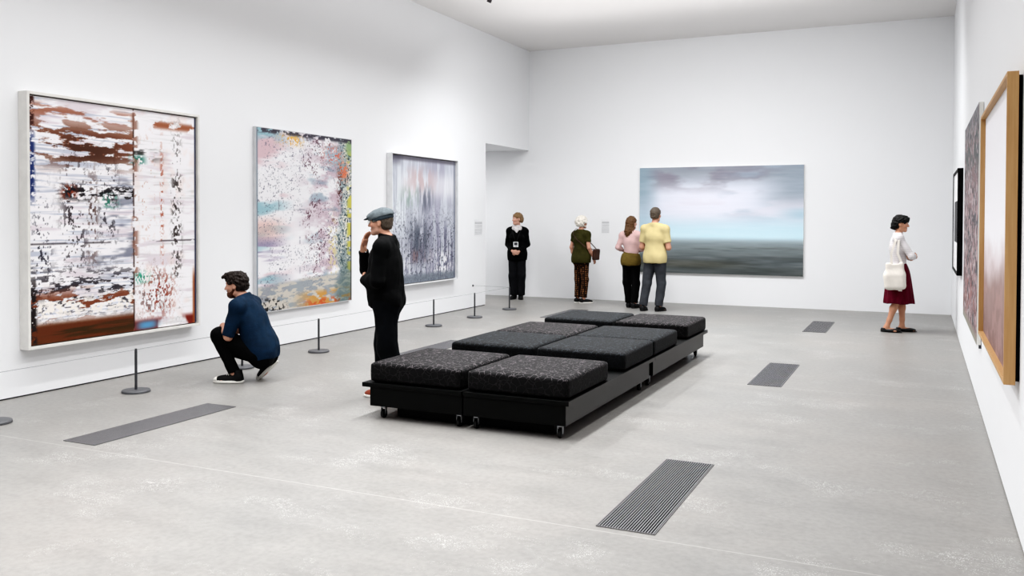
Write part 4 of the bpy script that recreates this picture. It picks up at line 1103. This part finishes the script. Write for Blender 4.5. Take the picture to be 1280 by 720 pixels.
# ---- 6: woman in pink beside him
def woman_pink():
    J = stand(1.67, 1.0); s = J['s']; J['hdR'] = frame((.35, 1, -.02), (0, 0, 1))
    J['elL'] = A(-.245, -.05, 1.11); J['wrL'] = A(-.17, .15, 1.01); J['hdirL'] = A(.5, .6, -.1); J['hpalmL'] = A(.3, 0, -1); J['thumbL'] = A(.5, 0, .6)
    J['elR'] = A(.21, .02, 1.09); J['wrR'] = A(.06, .2, 1.03); J['hdirR'] = A(-1, .2, 0); J['hpalmR'] = A(0, -1, 0); J['thumbR'] = A(0, 0, 1)
    J['anL'] = A(-.06, .04, .085); J['anR'] = A(.09, -.05, .085)
    P = body_prims(J, 1.0, True)
    o = make_body(J, P, 'long haired woman in dusty pink top and black trousers, left of the man in yellow', (-4.83, 15.64, 0), face_rz(.12, .99), (206, 156, 136), (70, 48, 34), .008)
    sdf_mesh('top', torso_cloth(P, J, .022, -.12) + sleeve(J, 'L', 1.45, .06, .052, .046) + sleeve(J, 'R', 1.45, .06, .052, .046), M['pink'], o, .009, ripple=SOFT)
    R = J['pelR']
    sdf_mesh('waist_wrap', grow(P['torso'], .024, [(J['pel'] + A(0, 0, .12), unit(A(.25, 0, 1))), (J['pel'] - A(0, 0, .1), A(0, 0, -1))]) + [ell(J['pel'] + A(0, -.02, -.0), (.178, .135, .22), I3, .04, [(J['pel'] + A(0, 0, .1), A(0, 0, 1))] + [(J['pel'] - A(0, 0, .1), A(0, 0, -1))])], M['olive_brown'], o, .009, ripple=SOFT)
    sdf_mesh('trousers', trousers(P, J, .013, .05, .1, .08, .068, .97), M['blackpants'], o, .009, ripple=FOLD)
    for sd in 'LR': shoe(J, sd, M['shoe_black'], M['sole_dark'], o, .008, top=.07)
    Hd = J['hdR']; hp = lambda *p: J['hd'] + Hd @ (A(*p) * s)
    hair_cap(J, .014, .06, [cone(hp(0, -.06, 0), hp(0, -.095, -.17), .075, .07, .03), cone(hp(-.05, -.03, -.03), hp(-.065, -.06, -.2), .04, .035, .03), cone(hp(.05, -.03, -.03), hp(.065, -.06, -.2), .04, .035, .03), cone(hp(0, -.09, -.15), hp(0, -.1, -.26), .07, .045, .03)],
             m=M['hair_long'], parent=o, bump=.005, back=-.4)
woman_pink()

# ---- 7: woman with tote, facing the right wall
def woman_tote():
    J = stand(1.70, .95); s = J['s']
    J['ch'] = A(0, -.01, 1.22); J['nk'] = A(0, .0, 1.405); J['hd'] = A(0, .03, 1.575); J['hdR'] = frame((.12, 1, -.12), (0, .1, 1)); J['pel'] = A(0, .0, .91)
    J['shR'] = A(.16, .0, 1.36); J['shL'] = A(-.16, .0, 1.36)
    J['elR'] = A(.19, .17, 1.115); J['wrR'] = A(-.03, .23, 1.1); J['hdirR'] = A(-1, .05, .05); J['hpalmR'] = A(0, -1, 0); J['thumbR'] = A(0, 0, 1)
    J['elL'] = A(-.19, .15, 1.1); J['wrL'] = A(.05, .165, 1.06); J['hdirL'] = A(1, -.35, .25); J['hpalmL'] = A(-.2, .3, 1); J['thumbL'] = A(0, 1, .3); J['curlL'] = .6
    J['hipL'] = A(-.085, 0, .89); J['hipR'] = A(.085, 0, .89)
    J['knR'] = A(.085, -.01, .47); J['anR'] = A(.085, -.145, .085); J['ftR'] = frame((.1, 1, 0), (0, 0, 1))
    J['knL'] = A(-.085, .06, .475); J['anL'] = A(-.085, .055, .085); J['ftL'] = frame((-.08, 1, 0), (0, 0, 1))
    P = body_prims(J, .95, True)
    o = make_body(J, P, 'woman with short black hair, striped blouse and maroon skirt, facing the right wall', (-.3, 14.03, 0), face_rz(1, .02), (206, 146, 116), (24, 20, 20), .0065, lip=(170, 84, 80))
    sdf_mesh('blouse', torso_cloth(P, J, .018, -.06) + sleeve(J, 'L', 1.35, .056, .05, .048) + sleeve(J, 'R', 1.35, .056, .05, .048), M['blouse'], o, .0075, ripple=FOLD)
    # pleated skirt
    m = MB(); n = 96; prof = [(1.005, .125, .108), (.97, .146, .124), (.9, .178, .15), (.8, .195, .166), (.65, .206, .184), (.5, .214, .2), (.42, .218, .208)]
    v = []; f = []
    for z, rx, ry in prof:
        for i in range(n):
            a = 2 * math.pi * i / n; k = 1 + .05 * max(0, (1 - z)) * 1.6 * (math.sin(a * 14) + .5 * math.sin(a * 9 + 1))
            v.append((rx * k * math.cos(a), ry * k * math.sin(a) + .012 * (1 - z), z - .006 * math.sin(a * 5)))
    L = len(prof)
    for z in range(L - 1):
        for i in range(n): f.append((z * n + (i + 1) % n, z * n + i, (z + 1) * n + i, (z + 1) * n + (i + 1) % n))
    m.add(v, f); sk = m.build('skirt', M['maroon'], o, smooth=True)
    so = sk.modifiers.new('cloth_thickness', 'SOLIDIFY'); so.thickness = .004
    sb = sk.modifiers.new('soft', 'SUBSURF'); sb.levels = 1; sb.render_levels = 1
    for sd in 'LR': shoe(J, sd, M['shoe_leather'], M['sole_dark'], o, .0065, low=True, sole_h=.008)
    Hd = J['hdR']; hp = lambda *p: J['hd'] + Hd @ (A(*p) * s)
    hair_cap(J, .016, .03, [ell(hp(0, -.085, -.035), A(.066, .042, .06) * s, Hd, .03), ell(hp(0, .055, .082), A(.07, .055, .035) * s, Hd, .03), cone(hp(-.05, .07, .06), hp(.05, .07, .06), .026, .026, .02), cone(hp(.0, -.1, -.04), hp(0, -.125, -.075), .045, .015, .02)], m=M['hair_black'], parent=o, bump=.004, side=.028, back=-.085)
    return o
ot = woman_tote()
def tote():
    t = thing('tote_bag', 'off-white cloth tote bag hanging from the shoulder of the woman in maroon skirt', 'bag', ot.location, ot.rotation_euler[2])
    R = frame((0, 1, 0), (0, -.06, 1)); c = A(.268, -.045, .845)
    sdf_mesh('body', [rbox(c, (.012, .09, .15), .03, R, .02), rbox(c + A(0, -.006, -.09), (.02, .1, .075), .03, R, .1)], M['white_cloth'], t, .007,
             [rbox(c + A(.01, 0, .205), (.05, .03, .02), .03, R)], ripple=[((10, 44, 14), .006, 21)])
    b = MB()
    for y in (-.11, .03): b.ribbon([A(.27, y + .02, 1.0), A(.262, y * .6 - .03, 1.15), A(.235, y * .3 - .01, 1.33), A(.17, y * .3, 1.437), A(.1, y * .3 - .0, 1.43)], A(0, 1, 0), .032, .004)
    b.build('strap', M['white_cloth'], t)
    MB().box((.278, -.0, .615), (.281, .05, .675)).build('tag', M['white_cloth'], t)
tote()
#PEOPLE-END
# ------------------------------------------------------------------ lights: long runs of ceiling lamps, plus added unseen fill lights
def area(name, loc, sx, sy, energy, rot=(0, 0, 0), col=(1, 1, 1), spread=math.pi):
    l = bpy.data.lights.new(name, 'AREA'); l.shape = 'RECTANGLE'; l.size = sx; l.size_y = sy; l.energy = energy; l.color = col; l.spread = spread
    o = bpy.data.objects.new(name, l); COL.objects.link(o); o.location = loc; o.rotation_euler = rot
    return o
area('track_light_left', (-5.75, 6.4, 4.95), .12, 15, 240, (0, rad(-8), 0), (.985, .995, 1), rad(138))
area('track_light_right', (-1.15, 6.4, 4.95), .12, 15, 140, (0, rad(8), 0), (.985, .995, 1), rad(138))
area('track_light_center', (-3.2, 6.8, 5.0), .35, 13.5, 338, (0, 0, 0), (.99, .995, 1), rad(110))
area('back_wall_fill', (-3.4, 12.8, 4.95), 5.2, .25, 143, (rad(24), 0, 0), (.985, .995, 1), rad(150))  # added unseen fill strip that brightens the back wall
area('ceiling_fill', (-3.8, 6.3, 4.1), 5.4, 16.5, 192, (rad(180), 0, 0), (1, .99, .985), rad(170))  # added unseen panel shining upward to brighten the ceiling
area('passage_light', (-9.2, 14.4, OZ - .03), 1.0, 3.0, 62, (0, 0, 0))
world = bpy.data.worlds.new('gallery_world'); scene.world = world; world.use_nodes = True
world.node_tree.nodes['Background'].inputs[0].default_value = (.8, .82, .86, 1)
world.node_tree.nodes['Background'].inputs[1].default_value = .3

# ------------------------------------------------------------------ camera
f_px, yaw, pitch, roll, ppy = 1105.634, .4336886, .0180337, -.0027075, 291.972
cam_d = bpy.data.cameras.new('camera'); cam = bpy.data.objects.new('camera', cam_d); COL.objects.link(cam)
fw = np.array([-math.sin(yaw) * math.cos(pitch), math.cos(yaw) * math.cos(pitch), -math.sin(pitch)])
r0 = np.array([math.cos(yaw), math.sin(yaw), 0.]); d0 = np.cross(fw, r0)
r1 = r0 * math.cos(roll) + d0 * math.sin(roll); d1 = d0 * math.cos(roll) - r0 * math.sin(roll)
mw = Matrix(((r1[0], -d1[0], -fw[0], 0), (r1[1], -d1[1], -fw[1], 0), (r1[2], -d1[2], -fw[2], 1.65), (0, 0, 0, 1)))
cam.matrix_world = mw
cam_d.sensor_fit = 'HORIZONTAL'; cam_d.sensor_width = 36; cam_d.lens = f_px / 1280 * 36
cam_d.shift_y = (ppy - 360) / 1280
cam_d.clip_start = .05; cam_d.clip_end = 100
scene.camera = cam
